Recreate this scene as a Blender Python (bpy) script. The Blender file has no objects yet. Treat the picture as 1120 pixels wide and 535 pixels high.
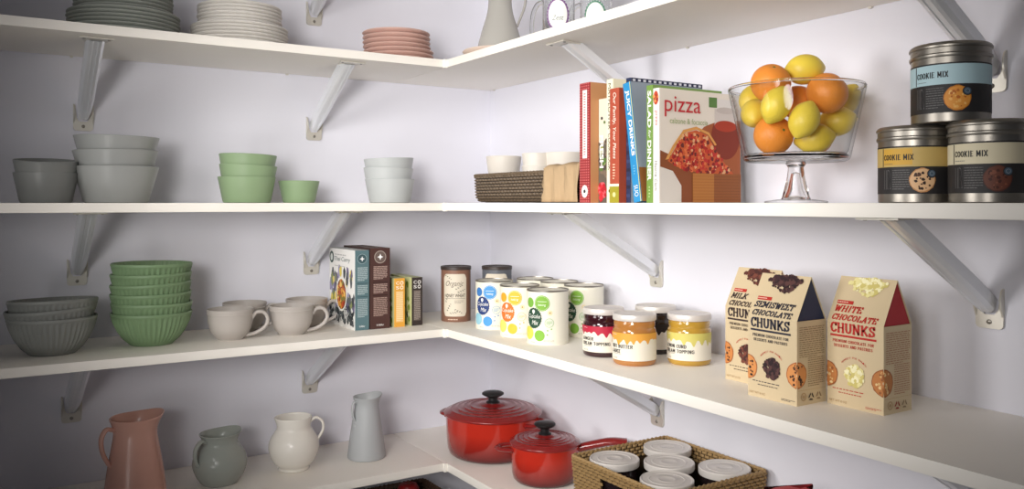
import bpy, bmesh, math, random
from mathutils import Vector, Matrix
PI = math.pi
S = bpy.context.scene
COL = S.collection
random.seed(7)

# ------------------------------------------------------------------ camera model
EYE = 1.55
CAM = Vector((-1.229, -2.063, EYE))
FW = Vector((.5340, .8455)); RT = Vector((.8455, -.5340))
FPX, CX, HY = 919.0, 560.0, 222.0
Z = {0: EYE + .6285, 1: EYE + .3385, 2: EYE, 3: EYE - .298, 4: EYE - .615, 5: EYE - .935}
TH = .0184

def ray(px):
    c = (px - CX) / FPX
    return FW + RT * c
def on_left(px, off):            # point above the left-hand shelf, off metres from its wall
    d = ray(px); t = (-off - CAM.y) / d.y
    return CAM.x + t * d.x, -off, t / FPX
def on_right(px, off):
    d = ray(px); t = (-off - CAM.x) / d.x
    return -off, CAM.y + t * d.y, t / FPX
def face_cam(x, y):
    return -math.atan2(x - CAM.x, y - CAM.y)

# ------------------------------------------------------------------ materials
def lin(c):
    c = c / 255.0
    return c / 12.92 if c <= .04045 else ((c + .055) / 1.055) ** 2.4
def rgb(r, g, b): return (lin(r), lin(g), lin(b), 1)
_m = {}
def mat(name, col, rough=.5, metal=0, spec=.5, trans=0, var=0, vscale=20, bump=0, bscale=200, ior=1.45, coat=0, aniso=0):
    if name in _m: return _m[name]
    m = bpy.data.materials.new(name); m.use_nodes = True
    nt = m.node_tree; b = nt.nodes['Principled BSDF']
    b.inputs['Base Color'].default_value = col
    b.inputs['Roughness'].default_value = rough
    b.inputs['Metallic'].default_value = metal
    b.inputs['Specular IOR Level'].default_value = spec
    b.inputs['Transmission Weight'].default_value = trans
    b.inputs['IOR'].default_value = ior
    b.inputs['Coat Weight'].default_value = coat
    b.inputs['Anisotropic'].default_value = aniso
    tc = nt.nodes.new('ShaderNodeTexCoord')
    if var:
        n = nt.nodes.new('ShaderNodeTexNoise'); n.inputs['Scale'].default_value = vscale
        n.inputs['Detail'].default_value = 4
        nt.links.new(tc.outputs['Object'], n.inputs['Vector'])
        r = nt.nodes.new('ShaderNodeMapRange')
        r.inputs['To Min'].default_value = 1 - var; r.inputs['To Max'].default_value = 1 + var
        nt.links.new(n.outputs['Fac'], r.inputs['Value'])
        mx = nt.nodes.new('ShaderNodeVectorMath'); mx.operation = 'SCALE'
        mx.inputs[0].default_value = col[:3]
        nt.links.new(r.outputs['Result'], mx.inputs['Scale'])
        nt.links.new(mx.outputs['Vector'], b.inputs['Base Color'])
    if bump:
        n = nt.nodes.new('ShaderNodeTexNoise'); n.inputs['Scale'].default_value = bscale
        n.inputs['Detail'].default_value = 3
        nt.links.new(tc.outputs['Object'], n.inputs['Vector'])
        bp = nt.nodes.new('ShaderNodeBump'); bp.inputs['Strength'].default_value = bump
        bp.inputs['Distance'].default_value = .001
        nt.links.new(n.outputs['Fac'], bp.inputs['Height'])
        nt.links.new(bp.outputs['Normal'], b.inputs['Normal'])
    _m[name] = m
    return m
def ink(c, rough=.55):
    return mat('print_%d_%d_%d' % c, rgb(*c), rough)

def thin_glass():
    m = bpy.data.materials.new('thin_clear_glass'); m.use_nodes = True; nt = m.node_tree; nt.nodes.clear()
    o = nt.nodes.new('ShaderNodeOutputMaterial'); mx = nt.nodes.new('ShaderNodeMixShader'); t = nt.nodes.new('ShaderNodeBsdfTransparent'); g = nt.nodes.new('ShaderNodeBsdfGlossy')
    cr = nt.nodes.new('ShaderNodeMix'); cr.data_type = 'RGBA'; cr.inputs[6].default_value = (.965, .97, .968, 1); cr.inputs[7].default_value = (.34, .35, .35, 1)
    lw2 = nt.nodes.new('ShaderNodeLayerWeight'); lw2.inputs['Blend'].default_value = .5; pw = nt.nodes.new('ShaderNodeMath'); pw.operation = 'POWER'; pw.inputs[1].default_value = 5
    nt.links.new(lw2.outputs['Facing'], pw.inputs[0]); nt.links.new(pw.outputs[0], cr.inputs[0]); nt.links.new(cr.outputs[2], t.inputs[0]); g.inputs['Roughness'].default_value = .02; g.inputs[0].default_value = (.95, .95, .95, 1)
    lw = nt.nodes.new('ShaderNodeLayerWeight'); lw.inputs['Blend'].default_value = .5; f0 = nt.nodes.new('ShaderNodeMath'); f0.operation = 'POWER'; f0.inputs[1].default_value = 4; nt.links.new(lw.outputs['Facing'], f0.inputs[0]); f = nt.nodes.new('ShaderNodeMath'); f.operation = 'MULTIPLY_ADD'; f.inputs[1].default_value = .4; f.inputs[2].default_value = .02; nt.links.new(f0.outputs[0], f.inputs[0])
    nt.links.new(f.outputs[0], mx.inputs[0]); nt.links.new(t.outputs[0], mx.inputs[1]); nt.links.new(g.outputs[0], mx.inputs[2]); nt.links.new(mx.outputs[0], o.inputs[0]); return m
M = dict(
    wall=mat('wall_paint', rgb(230, 230, 239), .85, var=.012, vscale=3, bump=.12, bscale=260),
    shelf=mat('shelf_melamine', rgb(250, 245, 236), .5, var=.01, vscale=8),
    floor=mat('floor_board', rgb(150, 128, 104), .5, var=.15, vscale=9),
    chrome=mat('bracket_chrome', rgb(238, 240, 244), .28, .4),
    zinc=mat('zinc_plate', rgb(222, 218, 208), .42, .5),
    steel=mat('brushed_steel', rgb(152, 147, 139), .36, .92),
    lid=mat('lid_metal', rgb(226, 220, 214), .4, .25),
    glass=mat('clear_glass', (1, 1, 1, 1), .0, trans=1, ior=1.45), thin=thin_glass(),
    jarglass=mat('jar_glass', (.96, .97, .97, 1), .02, trans=1, ior=1.45),
    black=mat('black_plastic', rgb(30, 29, 30), .35),
    brownlid=mat('dark_brown_lid', rgb(58, 48, 44), .45),
)
def ceramic(name, c, rough=.4): return mat(name, rgb(*c), rough, var=.03, vscale=25, bump=.05, bscale=60)

# ------------------------------------------------------------------ mesh builder
class MB:
    def __init__(s): s.v = []; s.f = []; s.m = []
    def add(s, vs, fs, mi=0):
        o = len(s.v); s.v += [tuple(v) for v in vs]
        s.f += [tuple(i + o for i in f) for f in fs]; s.m += [mi] * len(fs)
        return s
    def xf(s, mtx):
        s.v = [tuple(mtx @ Vector(v)) for v in s.v]; return s
    def box(s, x0, x1, y0, y1, z0, z1, mi=0, bev=0):
        if bev:
            bm = bmesh.new()
            vs = [bm.verts.new((x, y, z)) for z in (z0, z1) for y in (y0, y1) for x in (x0, x1)]
            for q in ((0, 2, 3, 1), (4, 5, 7, 6), (0, 1, 5, 4), (2, 6, 7, 3), (0, 4, 6, 2), (1, 3, 7, 5)):
                bm.faces.new([vs[i] for i in q])
            bmesh.ops.bevel(bm, geom=bm.edges[:], offset=bev, segments=2, profile=.7, affect='EDGES')
            bm.verts.index_update()
            s.add([v.co for v in bm.verts], [[v.index for v in f.verts] for f in bm.faces], mi); bm.free()
            return s
        vs = [(x, y, z) for z in (z0, z1) for y in (y0, y1) for x in (x0, x1)]
        return s.add(vs, [(0, 2, 3, 1), (4, 5, 7, 6), (0, 1, 5, 4), (2, 6, 7, 3), (0, 4, 6, 2), (1, 3, 7, 5)], mi)
    def lathe(s, prof, seg=48, mi=0, fn=None):
        vs = []; rows = []
        for (r, z) in prof:
            if r <= 1e-6:
                rows.append([len(vs)]); vs.append((0, 0, z))
            else:
                row = []
                for k in range(seg):
                    a = 2 * PI * k / seg
                    if fn: x, y, zz = fn(r, z, a)
                    else: x, y, zz = r * math.cos(a), r * math.sin(a), z
                    row.append(len(vs)); vs.append((x, y, zz))
                rows.append(row)
        fs = []
        for A, B in zip(rows, rows[1:]):
            if len(A) == 1 and len(B) == 1: continue
            for k in range(seg):
                j = (k + 1) % seg
                if len(A) == 1: fs.append((A[0], B[j], B[k]))
                elif len(B) == 1: fs.append((A[k], A[j], B[0]))
                else: fs.append((A[k], A[j], B[j], B[k]))
        return s.add(vs, fs, mi)
    def tube(s, path, rx, ry=None, nrm=(0, 1, 0), n=10, mi=0, closed=False):
        ry = ry or rx; P = [Vector(p) for p in path]; N = Vector(nrm).normalized(); L = len(P)
        vs = []
        for i, p in enumerate(P):
            if closed: T = P[(i + 1) % L] - P[i - 1]
            else: T = P[min(i + 1, L - 1)] - P[max(i - 1, 0)]
            T.normalize(); B = T.cross(N)
            if B.length < 1e-4: B = T.orthogonal()
            B.normalize(); N2 = B.cross(T).normalized()
            a_ = rx[i] if isinstance(rx, (list, tuple)) else rx
            b_ = ry[i] if isinstance(ry, (list, tuple)) else ry
            for k in range(n):
                a = 2 * PI * k / n
                vs.append(p + N2 * (a_ * math.cos(a)) + B * (b_ * math.sin(a)))
        fs = []
        for i in range(L if closed else L - 1):
            j = (i + 1) % L
            for k in range(n):
                l = (k + 1) % n
                fs.append((i * n + k, i * n + l, j * n + l, j * n + k))
        if not closed:
            fs.append(tuple(range(n))[::-1]); fs.append(tuple((L - 1) * n + k for k in range(n)))
        return s.add(vs, fs, mi)
    def prism(s, pts, fmap, d0, d1, mi=0):      # polygon extruded between d0 and d1; fmap(u,v,d)
        n = len(pts)
        vs = [fmap(u, v, d0) for u, v in pts] + [fmap(u, v, d1) for u, v in pts]
        fs = [tuple(range(n))[::-1], tuple(range(n, 2 * n))]
        fs += [(i, (i + 1) % n, n + (i + 1) % n, n + i) for i in range(n)]
        return s.add(vs, fs, mi)
    def build(s, name, mats, parent=None, smooth=True, angle=38, loc=None):
        me = bpy.data.meshes.new(name); me.from_pydata(s.v, [], s.f)
        if not isinstance(mats, (list, tuple)): mats = [mats]
        for m in mats: me.materials.append(m)
        me.polygons.foreach_set('material_index', s.m)
        bm = bmesh.new(); bm.from_mesh(me)
        bmesh.ops.recalc_face_normals(bm, faces=bm.faces[:]); bm.to_mesh(me); bm.free()
        if smooth:
            me.polygons.foreach_set('use_smooth', [True] * len(me.polygons))
            me.set_sharp_from_angle(angle=math.radians(angle))
        me.update()
        o = bpy.data.objects.new(name, me); COL.objects.link(o)
        if parent: o.parent = parent
        if loc: o.location = loc
        return o

def thing(name, label, cat, loc=(0, 0, 0), rotz=0, group=None):
    o = bpy.data.objects.new(name, None); COL.objects.link(o)
    o.empty_display_size = .03
    o.location = loc; o.rotation_euler = (0, 0, rotz)
    o['label'] = label; o['category'] = cat
    if group: o['group'] = group
    return o
def tag(o, label, cat, group=None):
    o['label'] = label; o['category'] = cat
    if group: o['group'] = group
    return o
def struct(o): o['kind'] = 'structure'; return o
def dup(root, loc, rot=None, label=None):
    r = root.copy(); COL.objects.link(r); r.location = loc
    if rot is not None: r.rotation_euler = rot
    if label: r['label'] = label
    for ch in list(root.children):
        c = ch.copy(); COL.objects.link(c); c.parent = r
        for g in list(ch.children):
            d = g.copy(); COL.objects.link(d); d.parent = c
    return r
def smooth_path(pts, n=6):
    P = [Vector(p) for p in pts]; P = [P[0] * 2 - P[1]] + P + [P[-1] * 2 - P[-2]]
    out = []
    for i in range(1, len(P) - 2):
        a, b, c, d = P[i - 1], P[i], P[i + 1], P[i + 2]
        for k in range(n):
            t = k / n
            out.append(.5 * ((2 * b) + (c - a) * t + (2 * a - 5 * b + 4 * c - d) * t * t + (-a + 3 * b - 3 * c + d) * t ** 3))
    out.append(P[-2]); return out

# ------------------------------------------------------------------ printed surfaces
_tc = {}
def text_mesh(body, bold=0, shear=0, space=1):
    key = (body, bold, shear, space)
    if key in _tc: return _tc[key]
    cu = bpy.data.curves.new('t', 'FONT'); cu.body = body; cu.size = 1; cu.resolution_u = 3
    cu.offset = bold; cu.shear = shear; cu.space_character = space
    o = bpy.data.objects.new('t', cu); COL.objects.link(o)
    bpy.context.view_layer.update()
    me = bpy.data.meshes.new_from_object(o.evaluated_get(bpy.context.evaluated_depsgraph_get()))
    V = [(v.co.x, v.co.y) for v in me.vertices]; F = [tuple(p.vertices) for p in me.polygons]
    bpy.data.objects.remove(o); bpy.data.curves.remove(cu); bpy.data.meshes.remove(me)
    x0 = min(v[0] for v in V); x1 = max(v[0] for v in V); y0 = min(v[1] for v in V); y1 = max(v[1] for v in V)
    V = [((x - x0) / (x1 - x0), (y - y0) / (y1 - y0)) for x, y in V]
    _tc[key] = (V, F); return _tc[key]
class Print:
    STEP = .00022
    def __init__(s, mapf): s.map = mapf; s.mb = MB(); s.mats = []; s.rnd = random.Random(3)
    def mi(s, c):
        m = c if isinstance(c, bpy.types.Material) else ink(c)
        if m not in s.mats: s.mats.append(m)
        return s.mats.index(m)
    def put(s, uv, fs, c, layer):
        s.mb.add([s.map(u, v, layer * s.STEP) for u, v in uv], fs, s.mi(c))
    def rect(s, u0, v0, u1, v1, c, layer=1, nu=1, nv=1):
        uv = [(u0 + (u1 - u0) * i / nu, v0 + (v1 - v0) * j / nv) for j in range(nv + 1) for i in range(nu + 1)]
        fs = [(j * (nu + 1) + i, j * (nu + 1) + i + 1, (j + 1) * (nu + 1) + i + 1, (j + 1) * (nu + 1) + i) for j in range(nv) for i in range(nu)]
        s.put(uv, fs, c, layer)
    def disc(s, cu, cv, r, c, layer=2, ry=None, n=28, rings=3, wob=0):
        ry = ry or r; uv = [(cu, cv)]; fs = []
        w = [1 + wob * (s.rnd.random() - .5) for _ in range(n)]
        for j in range(1, rings + 1):
            for k in range(n):
                a = 2 * PI * k / n; q = j / rings * w[k]
                uv.append((cu + r * q * math.cos(a), cv + ry * q * math.sin(a)))
        for k in range(n): fs.append((0, 1 + k, 1 + (k + 1) % n))
        for j in range(1, rings):
            for k in range(n):
                a = 1 + (j - 1) * n; b = 1 + j * n; l = (k + 1) % n
                fs.append((a + k, b + k, b + l, a + l))
        s.put(uv, fs, c, layer)
    def ring(s, cu, cv, r0, r1, c, layer=3, n=28, asp=1):
        uv = []; fs = []
        for k in range(n):
            a = 2 * PI * k / n
            uv += [(cu + r0 * math.cos(a), cv + r0 * asp * math.sin(a)), (cu + r1 * math.cos(a), cv + r1 * asp * math.sin(a))]
        for k in range(n):
            l = (k + 1) % n; fs.append((2 * k, 2 * k + 1, 2 * l + 1, 2 * l))
        s.put(uv, fs, c, layer)
    def poly(s, pts, c, layer=2):
        s.put(pts, [tuple(range(len(pts)))], c, layer)
    def blob(s, cu, cv, r, c, layer=4, n=6, asp=1.0):
        a0 = s.rnd.random() * 6
        pts = [(cu + r * (.7 + .6 * s.rnd.random()) * math.cos(a0 + 2 * PI * k / n),
                cv + r * asp * (.7 + .6 * s.rnd.random()) * math.sin(a0 + 2 * PI * k / n)) for k in range(n)]
        s.put(pts, [tuple(range(n))], c, layer)
    def pile(s, cu, cv, r, n, cols, size, layer=4, asp=1.0):
        for i in range(n):
            a = s.rnd.random() * 2 * PI; q = r * math.sqrt(s.rnd.random())
            s.blob(cu + q * math.cos(a), cv + q * asp * math.sin(a), size * (.6 + .8 * s.rnd.random()), cols[i % len(cols)], layer + i * .02)
    def strip(s, top, bot, c, layer=2):
        n = len(top); s.put(top + bot, [(i, i + 1, n + i + 1, n + i) for i in range(n - 1)], c, layer)
    def text(s, body, u, v, w, h, c, layer=5, bold=.0, shear=0, rot=0, space=1):
        V, F = text_mesh(body, bold, shear, space)
        if rot == 0: uv = [(u + x * w, v + y * h) for x, y in V]
        else:        uv = [(u + y * h, v - x * w) for x, y in V]      # reads downwards
        s.put(uv, F, c, layer)
    def lines(s, u0, v0, u1, v1, rows, c, layer=4, fill=.5, word=.1):
        dv = (v1 - v0) / rows; W = u1 - u0
        for j in range(rows):
            u = u0; b = v1 - (j + 1) * dv + dv * (1 - fill) / 2
            end = u1 if j < rows - 1 else u0 + W * .7
            while u < end - W * .03:
                w = min(W * word * (.5 + s.rnd.random()), end - u)
                s.rect(u, b, u + w, b + dv * fill, c, layer); u += w + W * .025
    def cookie(s, cu, cv, r, base, dark, chips, layer=3, n=16):
        s.disc(cu, cv, r, dark, layer, n=30, rings=4, wob=.05)
        s.disc(cu, cv, r * .92, base, layer + .5, n=30, rings=4, wob=.06)
        s.pile(cu, cv, r * .78, n, chips, r * .10, layer + 1)
    def build(s, name, parent): return s.mb.build(name, s.mats, parent, smooth=True, angle=60)
SLAB = {
 'H': (1.1, [[(.2, 0), (.2, 1)], [(.8, 0), (.8, 1)], [(.2, .5), (.8, .5)]], [(.2, 0), (.2, 1), (.8, 0), (.8, 1)]),
 'I': (.6, [[(.5, 0), (.5, 1)]], [(.5, 0), (.5, 1)]),
 'L': (.95, [[(.25, 0), (.25, 1)], [(.25, .08), (.95, .08)], [(.9, 0), (.9, .34)]], [(.25, 0), (.25, 1)]),
 'E': (.95, [[(.25, 0), (.25, 1)], [(.1, .08), (.92, .08)], [(.25, .52), (.7, .52)], [(.1, .92), (.92, .92)], [(.87, 0), (.87, .3)], [(.87, .7), (.87, 1)]], []),
 'T': (1.0, [[(.5, 0), (.5, 1)], [(.03, .92), (.97, .92)], [(.08, .68), (.08, 1)], [(.92, .68), (.92, 1)]], [(.5, 0)]),
 'M': (1.3, [[(.18, 0), (.18, 1)], [(.82, 0), (.82, 1)], [(.2, .95), (.5, .25)], [(.8, .95), (.5, .25)]], [(.16, 0), (.84, 0), (.12, 1), (.88, 1)]),
 'N': (1.15, [[(.2, 0), (.2, 1)], [(.8, 0), (.8, 1)], [(.2, .95), (.8, .05)]], [(.2, 0), (.16, 1), (.82, 1)]),
 'K': (1.15, [[(.22, 0), (.22, 1)], [(.82, .97), (.3, .42)], [(.42, .55), (.84, .03)]], [(.22, 0), (.22, 1), (.82, 1), (.84, 0)]),
 'W': (1.35, [[(.14, 1), (.32, .03)], [(.32, .03), (.5, .85)], [(.5, .85), (.68, .03)], [(.68, .03), (.86, 1)]], [(.14, 1), (.86, 1)]),
 'A': (1.1, [[(.16, 0), (.5, .97)], [(.84, 0), (.5, .97)], [(.28, .32), (.72, .32)]], [(.16, 0), (.84, 0)]),
 'U': (1.1, [[(.2, 1), (.2, .35), (.3, .12), (.5, .06), (.7, .12), (.8, .35), (.8, 1)]], [(.2, 1), (.8, 1)]),
 'C': (1.0, [[(.88, .72), (.76, .88), (.52, .95), (.28, .84), (.15, .5), (.28, .16), (.52, .06), (.76, .12), (.9, .28)], [(.88, .68), (.88, 1)]], []),
 'O': (1.1, [[(.5, .94), (.25, .84), (.13, .5), (.25, .16), (.5, .06), (.75, .16), (.87, .5), (.75, .84), (.5, .94)]], []),
 'S': (.95, [[(.82, .76), (.7, .9), (.48, .94), (.24, .86), (.2, .7), (.34, .56), (.66, .46), (.82, .3), (.74, .13), (.5, .06), (.28, .1), (.16, .25)], [(.84, .68), (.84, 1)], [(.15, 0), (.15, .32)]], []),
 'X': (1.05, [[(.12, 0), (.88, 1)], [(.88, 0), (.12, 1)]], []),
 'G': (1.1, [[(.86, .78), (.72, .9), (.5, .95), (.26, .84), (.13, .5), (.26, .16), (.5, .05), (.74, .12), (.86, .25), (.86, .46), (.58, .46)]], []),
 'R': (1.05, [[(.2, 0), (.2, 1)], [(.2, .93), (.6, .93), (.8, .84), (.8, .62), (.6, .5), (.2, .5)], [(.5, .5), (.86, .03)]], [(.2, 0)]),
 'B': (1.0, [[(.2, 0), (.2, 1)], [(.2, .93), (.6, .93), (.76, .84), (.76, .64), (.6, .53), (.2, .53)], [(.6, .53), (.82, .42), (.82, .18), (.62, .07), (.2, .07)]], []),
 'P': (1.0, [[(.2, 0), (.2, 1)], [(.2, .93), (.6, .93), (.82, .84), (.82, .57), (.6, .46), (.2, .46)]], []),
 'D': (1.1, [[(.2, 0), (.2, 1)], [(.2, .93), (.5, .93), (.78, .78), (.84, .5), (.78, .22), (.5, .07), (.2, .07)]], []),
 'F': (.9, [[(.25, 0), (.25, 1)], [(.25, .93), (.85, .93)], [(.25, .52), (.75, .52)]], []),
}
SANS_N = {'C': 1, 'E': 4, 'S': 1, 'T': 2, 'L': 2}
def sans(p, words, u, v, w, h, c, layer, weight=.8):
    ws = words.split(' '); lens = [sum(SLAB[ch][0] for ch in x) for x in ws]; tot = sum(lens) + .7 * (len(ws) - 1); x = u
    for q, wd in enumerate(ws):
        ww = w * lens[q] / tot; slab(p, wd, x, v, ww, h, c, layer, 0, weight, True); x += ww + w * .7 / tot
def slab(p, word, u, v, w, h, c, layer, shear, weight=1, plain=False):
    tot = sum(SLAB[ch][0] for ch in word) + .06 * (len(word) - 1); k = w / tot; x = u; th = h * .21 * weight
    for ch in word:
        adv, strokes, serifs = SLAB[ch]; a = adv * k
        if plain: strokes = strokes[:SANS_N.get(ch, 9)]; serifs = []
        P = lambda q: (x + q[0] * a + shear * q[1] * h, v + q[1] * h)
        for st in strokes:
            Q = [P(q) for q in st]
            for i in range(len(Q) - 1):
                (x0, y0), (x1, y1) = Q[i], Q[i + 1]; d = math.hypot(x1 - x0, y1 - y0); vert = abs(y1 - y0) / d
                t2 = th * (.34 + .26 * vert) * (a / adv / h * .35 + .65); nx, ny = -(y1 - y0) / d * t2, (x1 - x0) / d * t2
                ex, ey = (x1 - x0) / d * t2 * .3, (y1 - y0) / d * t2 * .3
                p.poly([(x0 + nx - ex, y0 + ny - ey), (x0 - nx - ex, y0 - ny - ey), (x1 - nx + ex, y1 - ny + ey), (x1 + nx + ex, y1 + ny + ey)], c, layer + .01 * i)
        for q in serifs:
            sx, sy = P(q); hw = a * .19 / max(adv, .8); y0 = sy if q[1] < .5 else sy - h * .14
            p.rect(sx - hw, y0, sx + hw, y0 + h * .14, c, layer + .3)
        x += a + .06 * k
def cyl_map(R):
    def f(u, v, o):
        a = u / R; q = R + .0002 + o
        return (q * math.sin(a), -q * math.cos(a), v)
    return f
def plane_map(o0, U, V, N):
    o0, U, V, N = Vector(o0), Vector(U), Vector(V), Vector(N)
    return lambda u, v, o: o0 + U * u + V * v + N * (o + .0001)

# ------------------------------------------------------------------ the room
def shell():
    w = MB(); w.box(-3.2, .1, 0, .1, 0, 2.6); struct(w.build('wall_left', M['wall'], smooth=False))
    w = MB(); w.box(0, .1, -3.2, 0, 0, 2.6); struct(w.build('wall_right', M['wall'], smooth=False))
    w = MB(); w.box(-3.2, .1, -3.2, .1, -.1, 0); struct(w.build('floor', M['floor'], smooth=False))
    w = MB(); w.box(-3.2, .1, -3.2, .1, 2.6, 2.7); struct(w.build('ceiling', M['wall'], smooth=False))
shell()
NAMES = {0: 'top', 1: 'plate', 2: 'bowl', 3: 'mug', 4: 'pot', 5: 'bottom'}
LL = {0: 'white left-hand shelf board above the plates, just outside the top of the photo',
      1: 'white left-hand shelf board carrying the plate stacks',
      2: 'white left-hand shelf board at eye level under the green and grey bowls',
      3: 'white left-hand shelf board under the ribbed bowls, mugs and tall boxes',
      4: 'white left-hand shelf board under the four jugs and pitchers',
      5: 'white left-hand shelf board lowest of all, under the dark crate'}
RL = {0: 'white right-hand shelf board above the glass jars, outside the top of the photo',
      1: 'white right-hand shelf board under the pitcher and glass jars, with bright front edge',
      2: 'white right-hand shelf board at eye level under the books and fruit bowl',
      3: 'white right-hand shelf board under the cans, jars and gabled chocolate boxes',
      4: 'white right-hand shelf board under the red pots and wicker basket',
      5: 'white right-hand shelf board lowest of all, below the red pots'}
for k, z in Z.items():
    D = .30
    if k in (1, 2, 3, 4, 5, 0):
        t = thing('wall_shelf', LL[k], 'shelf', (-.3 - .001, 0, z - TH), 0, 'white wall shelves')
        b = MB(); b.box(-2.4, -.0005, -D, -.0005, 0, TH, bev=.0012); b.build('board', M['shelf'], t)
        for xx in (-.765, -.29) if k == 1 else ():
            c = MB(); c.box(xx, xx + .006, -.006, -.0008, -.003, .0); c.build('clip', M['zinc'], t)
        t = thing('wall_shelf', RL[k], 'shelf', (0, 0, z - TH), 0, 'white wall shelves')
        b = MB(); b.box(-D, -.0005, -2.6, -.0005, 0, TH, bev=.0012); b.build('board', M['shelf'], t)
        c = MB(); c.box(-D - .007, -D + .001, -D - .006, -D + .004, -.0016, TH + .0004, bev=.001); c.build('corner_joint', M['shelf'], t)
        for yy in (-.03, -.80, -1.22) if k == 1 else ():
            c = MB(); c.box(-.006, -.0008, yy, yy + .006, -.003, .0); c.build('clip', M['zinc'], t)

# ------------------------------------------------------------------ brackets
def make_bracket(label):
    t = thing('shelf_bracket', label, 'bracket', group='chrome shelf brackets')
    A = Vector((0, -.245, -.0045)); B = Vector((0, -.012, -.138))
    T = (B - A).normalized(); N = Vector((0, T.z, -T.y))
    if N.z > 0: N = -N
    cs = [(-.0165, -.021), (-.0165, -.005), (-.011, 0), (-.005, .0012), (-.0035, 0), (.0035, 0), (.005, .0012), (.011, 0), (.0165, -.005), (.0165, -.021),
          (.0148, -.021), (.0148, -.006), (.010, -.0018), (-.010, -.0018), (-.0148, -.006), (-.0148, -.021)]
    b = MB(); n = len(cs); vs = []
    K = 8
    for i in range(K + 1):
        p = A.lerp(B, i / K); q = 1 - .12 * (i / K) - .25 * max(0, i / K - .85) / .15
        vs += [p + Vector((x * q, 0, 0)) + N * y for x, y in cs]
    fs = [(i * n + k, i * n + (k + 1) % n, (i + 1) * n + (k + 1) % n, (i + 1) * n + k) for i in range(K) for k in range(n)]
    b.add(vs, fs).build('strut', M['chrome'], t, angle=25)
    w = MB()
    out = [(-.02, -.104), (-.0195, -.157), (-.0175, -.1605), (-.014, -.162), (.014, -.162), (.0175, -.1605), (.0195, -.157), (.02, -.104),
           (.0165, -.106), (.0125, -.134), (.006, -.141), (0, -.1425), (-.006, -.141), (-.0125, -.134), (-.0165, -.106)]
    fm = lambda u, v, d: (u, d, v)
    pl = [(-.02, -.134), (-.0195, -.157), (-.0175, -.1605), (-.014, -.162), (.014, -.162), (.0175, -.1605), (.0195, -.157), (.02, -.134)]
    w.prism([(-.02, -.142), (-.0195, -.157), (-.0175, -.1605), (-.014, -.162), (.014, -.162), (.0175, -.1605), (.0195, -.157), (.02, -.142)], fm, -.0008, -.004)
    w.prism([(-.02, -.142), (-.0075, -.142), (-.0125, -.134), (-.016, -.106), (-.02, -.104)], fm, -.0008, -.004)
    w.prism([(.02, -.142), (.0075, -.142), (.0125, -.134), (.016, -.106), (.02, -.104)], fm, -.0008, -.004)
    for sx in (-1, 1):
        w.prism([(-.003, -.104), (-.008, -.108), (-.012, -.120), (-.009, -.134), (-.003, -.147)],
                lambda u, v, d: (sx * d, u, v), .0175, .0200)
    p = w.build('wall_plate', M['zinc'], t)
    sc = MB(); sc.lathe([(0, -.0022), (.002, -.0022), (.0035, -.0012), (.0037, 0)], 16)
    sc.xf(Matrix.Translation((0, -.004, -.1525)) @ Matrix.Rotation(math.radians(-90), 4, 'X') )
    sc.build('screw', M['steel'], p)
    w = MB(); w.prism([(-.03, -.268), (.03, -.268), (.016, -.215), (-.016, -.215)], lambda u, v, d: (u, v, d), -.0008, -.0035)
    p = w.build('shelf_plate', M['zinc'], t)
    for sx in (-1, 1):
        sc = MB(); sc.lathe([(0, -.0015), (.0025, -.001), (.003, 0)], 12); sc.xf(Matrix.Translation((sx * .022, -.26, -.0035)))
        sc.build('screw', M['steel'], p)
    return t
proto = None
LB = [(0, -.519, 'chrome bracket at the top of the left wall, only its foot in the photo'),
      (1, -1.04, 'chrome bracket under the plate shelf at far left, foot above the grey bowls'),
      (1, -.519, 'chrome bracket under the plate shelf between cream and pink plates'),
      (2, -1.052, 'chrome bracket under the eye-level shelf above the green ribbed bowls'),
      (2, -.526, 'chrome bracket under the eye-level shelf above the mugs'),
      (3, -1.063, 'chrome bracket in shade at far left above the pink pitcher'),
      (3, -.53, 'chrome bracket under the mug shelf above the cream jug')]
RB = [(1, -.70, 'chrome bracket whose foot is hidden behind the cookbooks'),
      (1, -1.412, 'chrome bracket behind the stacked blue cookie mix tin'),
      (2, -.702, 'chrome bracket on the right wall above the sauce jars'),
      (2, -1.408, 'chrome bracket on the right wall right of the white chocolate chunks box'),
      (3, -.705, 'chrome bracket on the right wall above the wicker basket of jars'),
      (3, -1.44, 'chrome bracket at the bottom right corner of the photo')]
for k, x, lb in LB:
    loc = (x, 0, Z[k] - TH)
    if proto is None: proto = make_bracket(lb); proto.location = loc
    else: dup(proto, loc, (0, 0, 0), lb)
for k, y, lb in RB: dup(proto, (0, y, Z[k] - TH), (0, 0, -PI / 2), lb)

# ------------------------------------------------------------------ plates
ORD = ['bottom', 'second from bottom', 'third from bottom', 'fourth from bottom', 'fifth from bottom', 'sixth from bottom', 'seventh from bottom']
def plate_mesh(r, step, th=.0042):
    h = step * 1.0 + th
    b = MB()
    prof = [(0, .0012), (r * .55, .0012), (r * .57, 0), (r * .62, 0), (r * .64, .002), (r * .82, h * .35), (r * .98, h - th * .9), (r, h - th * .45), (r * .985, h),
            (r * .80, h * .35 + th), (r * .64, .002 + th), (0, .002 + th * .9)]
    return b.lathe(prof, 64)
def stack_plates(cx, cy, z, r, step, n, matl, what, where, group, cat='plate', jit=.0012, total=None, start=0):
    first = None; rnd = random.Random(int(cx * 1000))
    for i in range(n):
        loc = (cx + rnd.uniform(-jit, jit), cy + rnd.uniform(-jit, jit), z + step * i)
        lb = '%s, %s of %s' % (what, ORD[i] if i < n - 1 else 'topmost', where)
        if first is None:
            first = tag(plate_mesh(r, step).build('plate', matl, loc=loc), lb, cat, group)
        else:
            o = first.copy(); COL.objects.link(o); o.location = loc; o['label'] = lb
    return z + step * n
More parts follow.
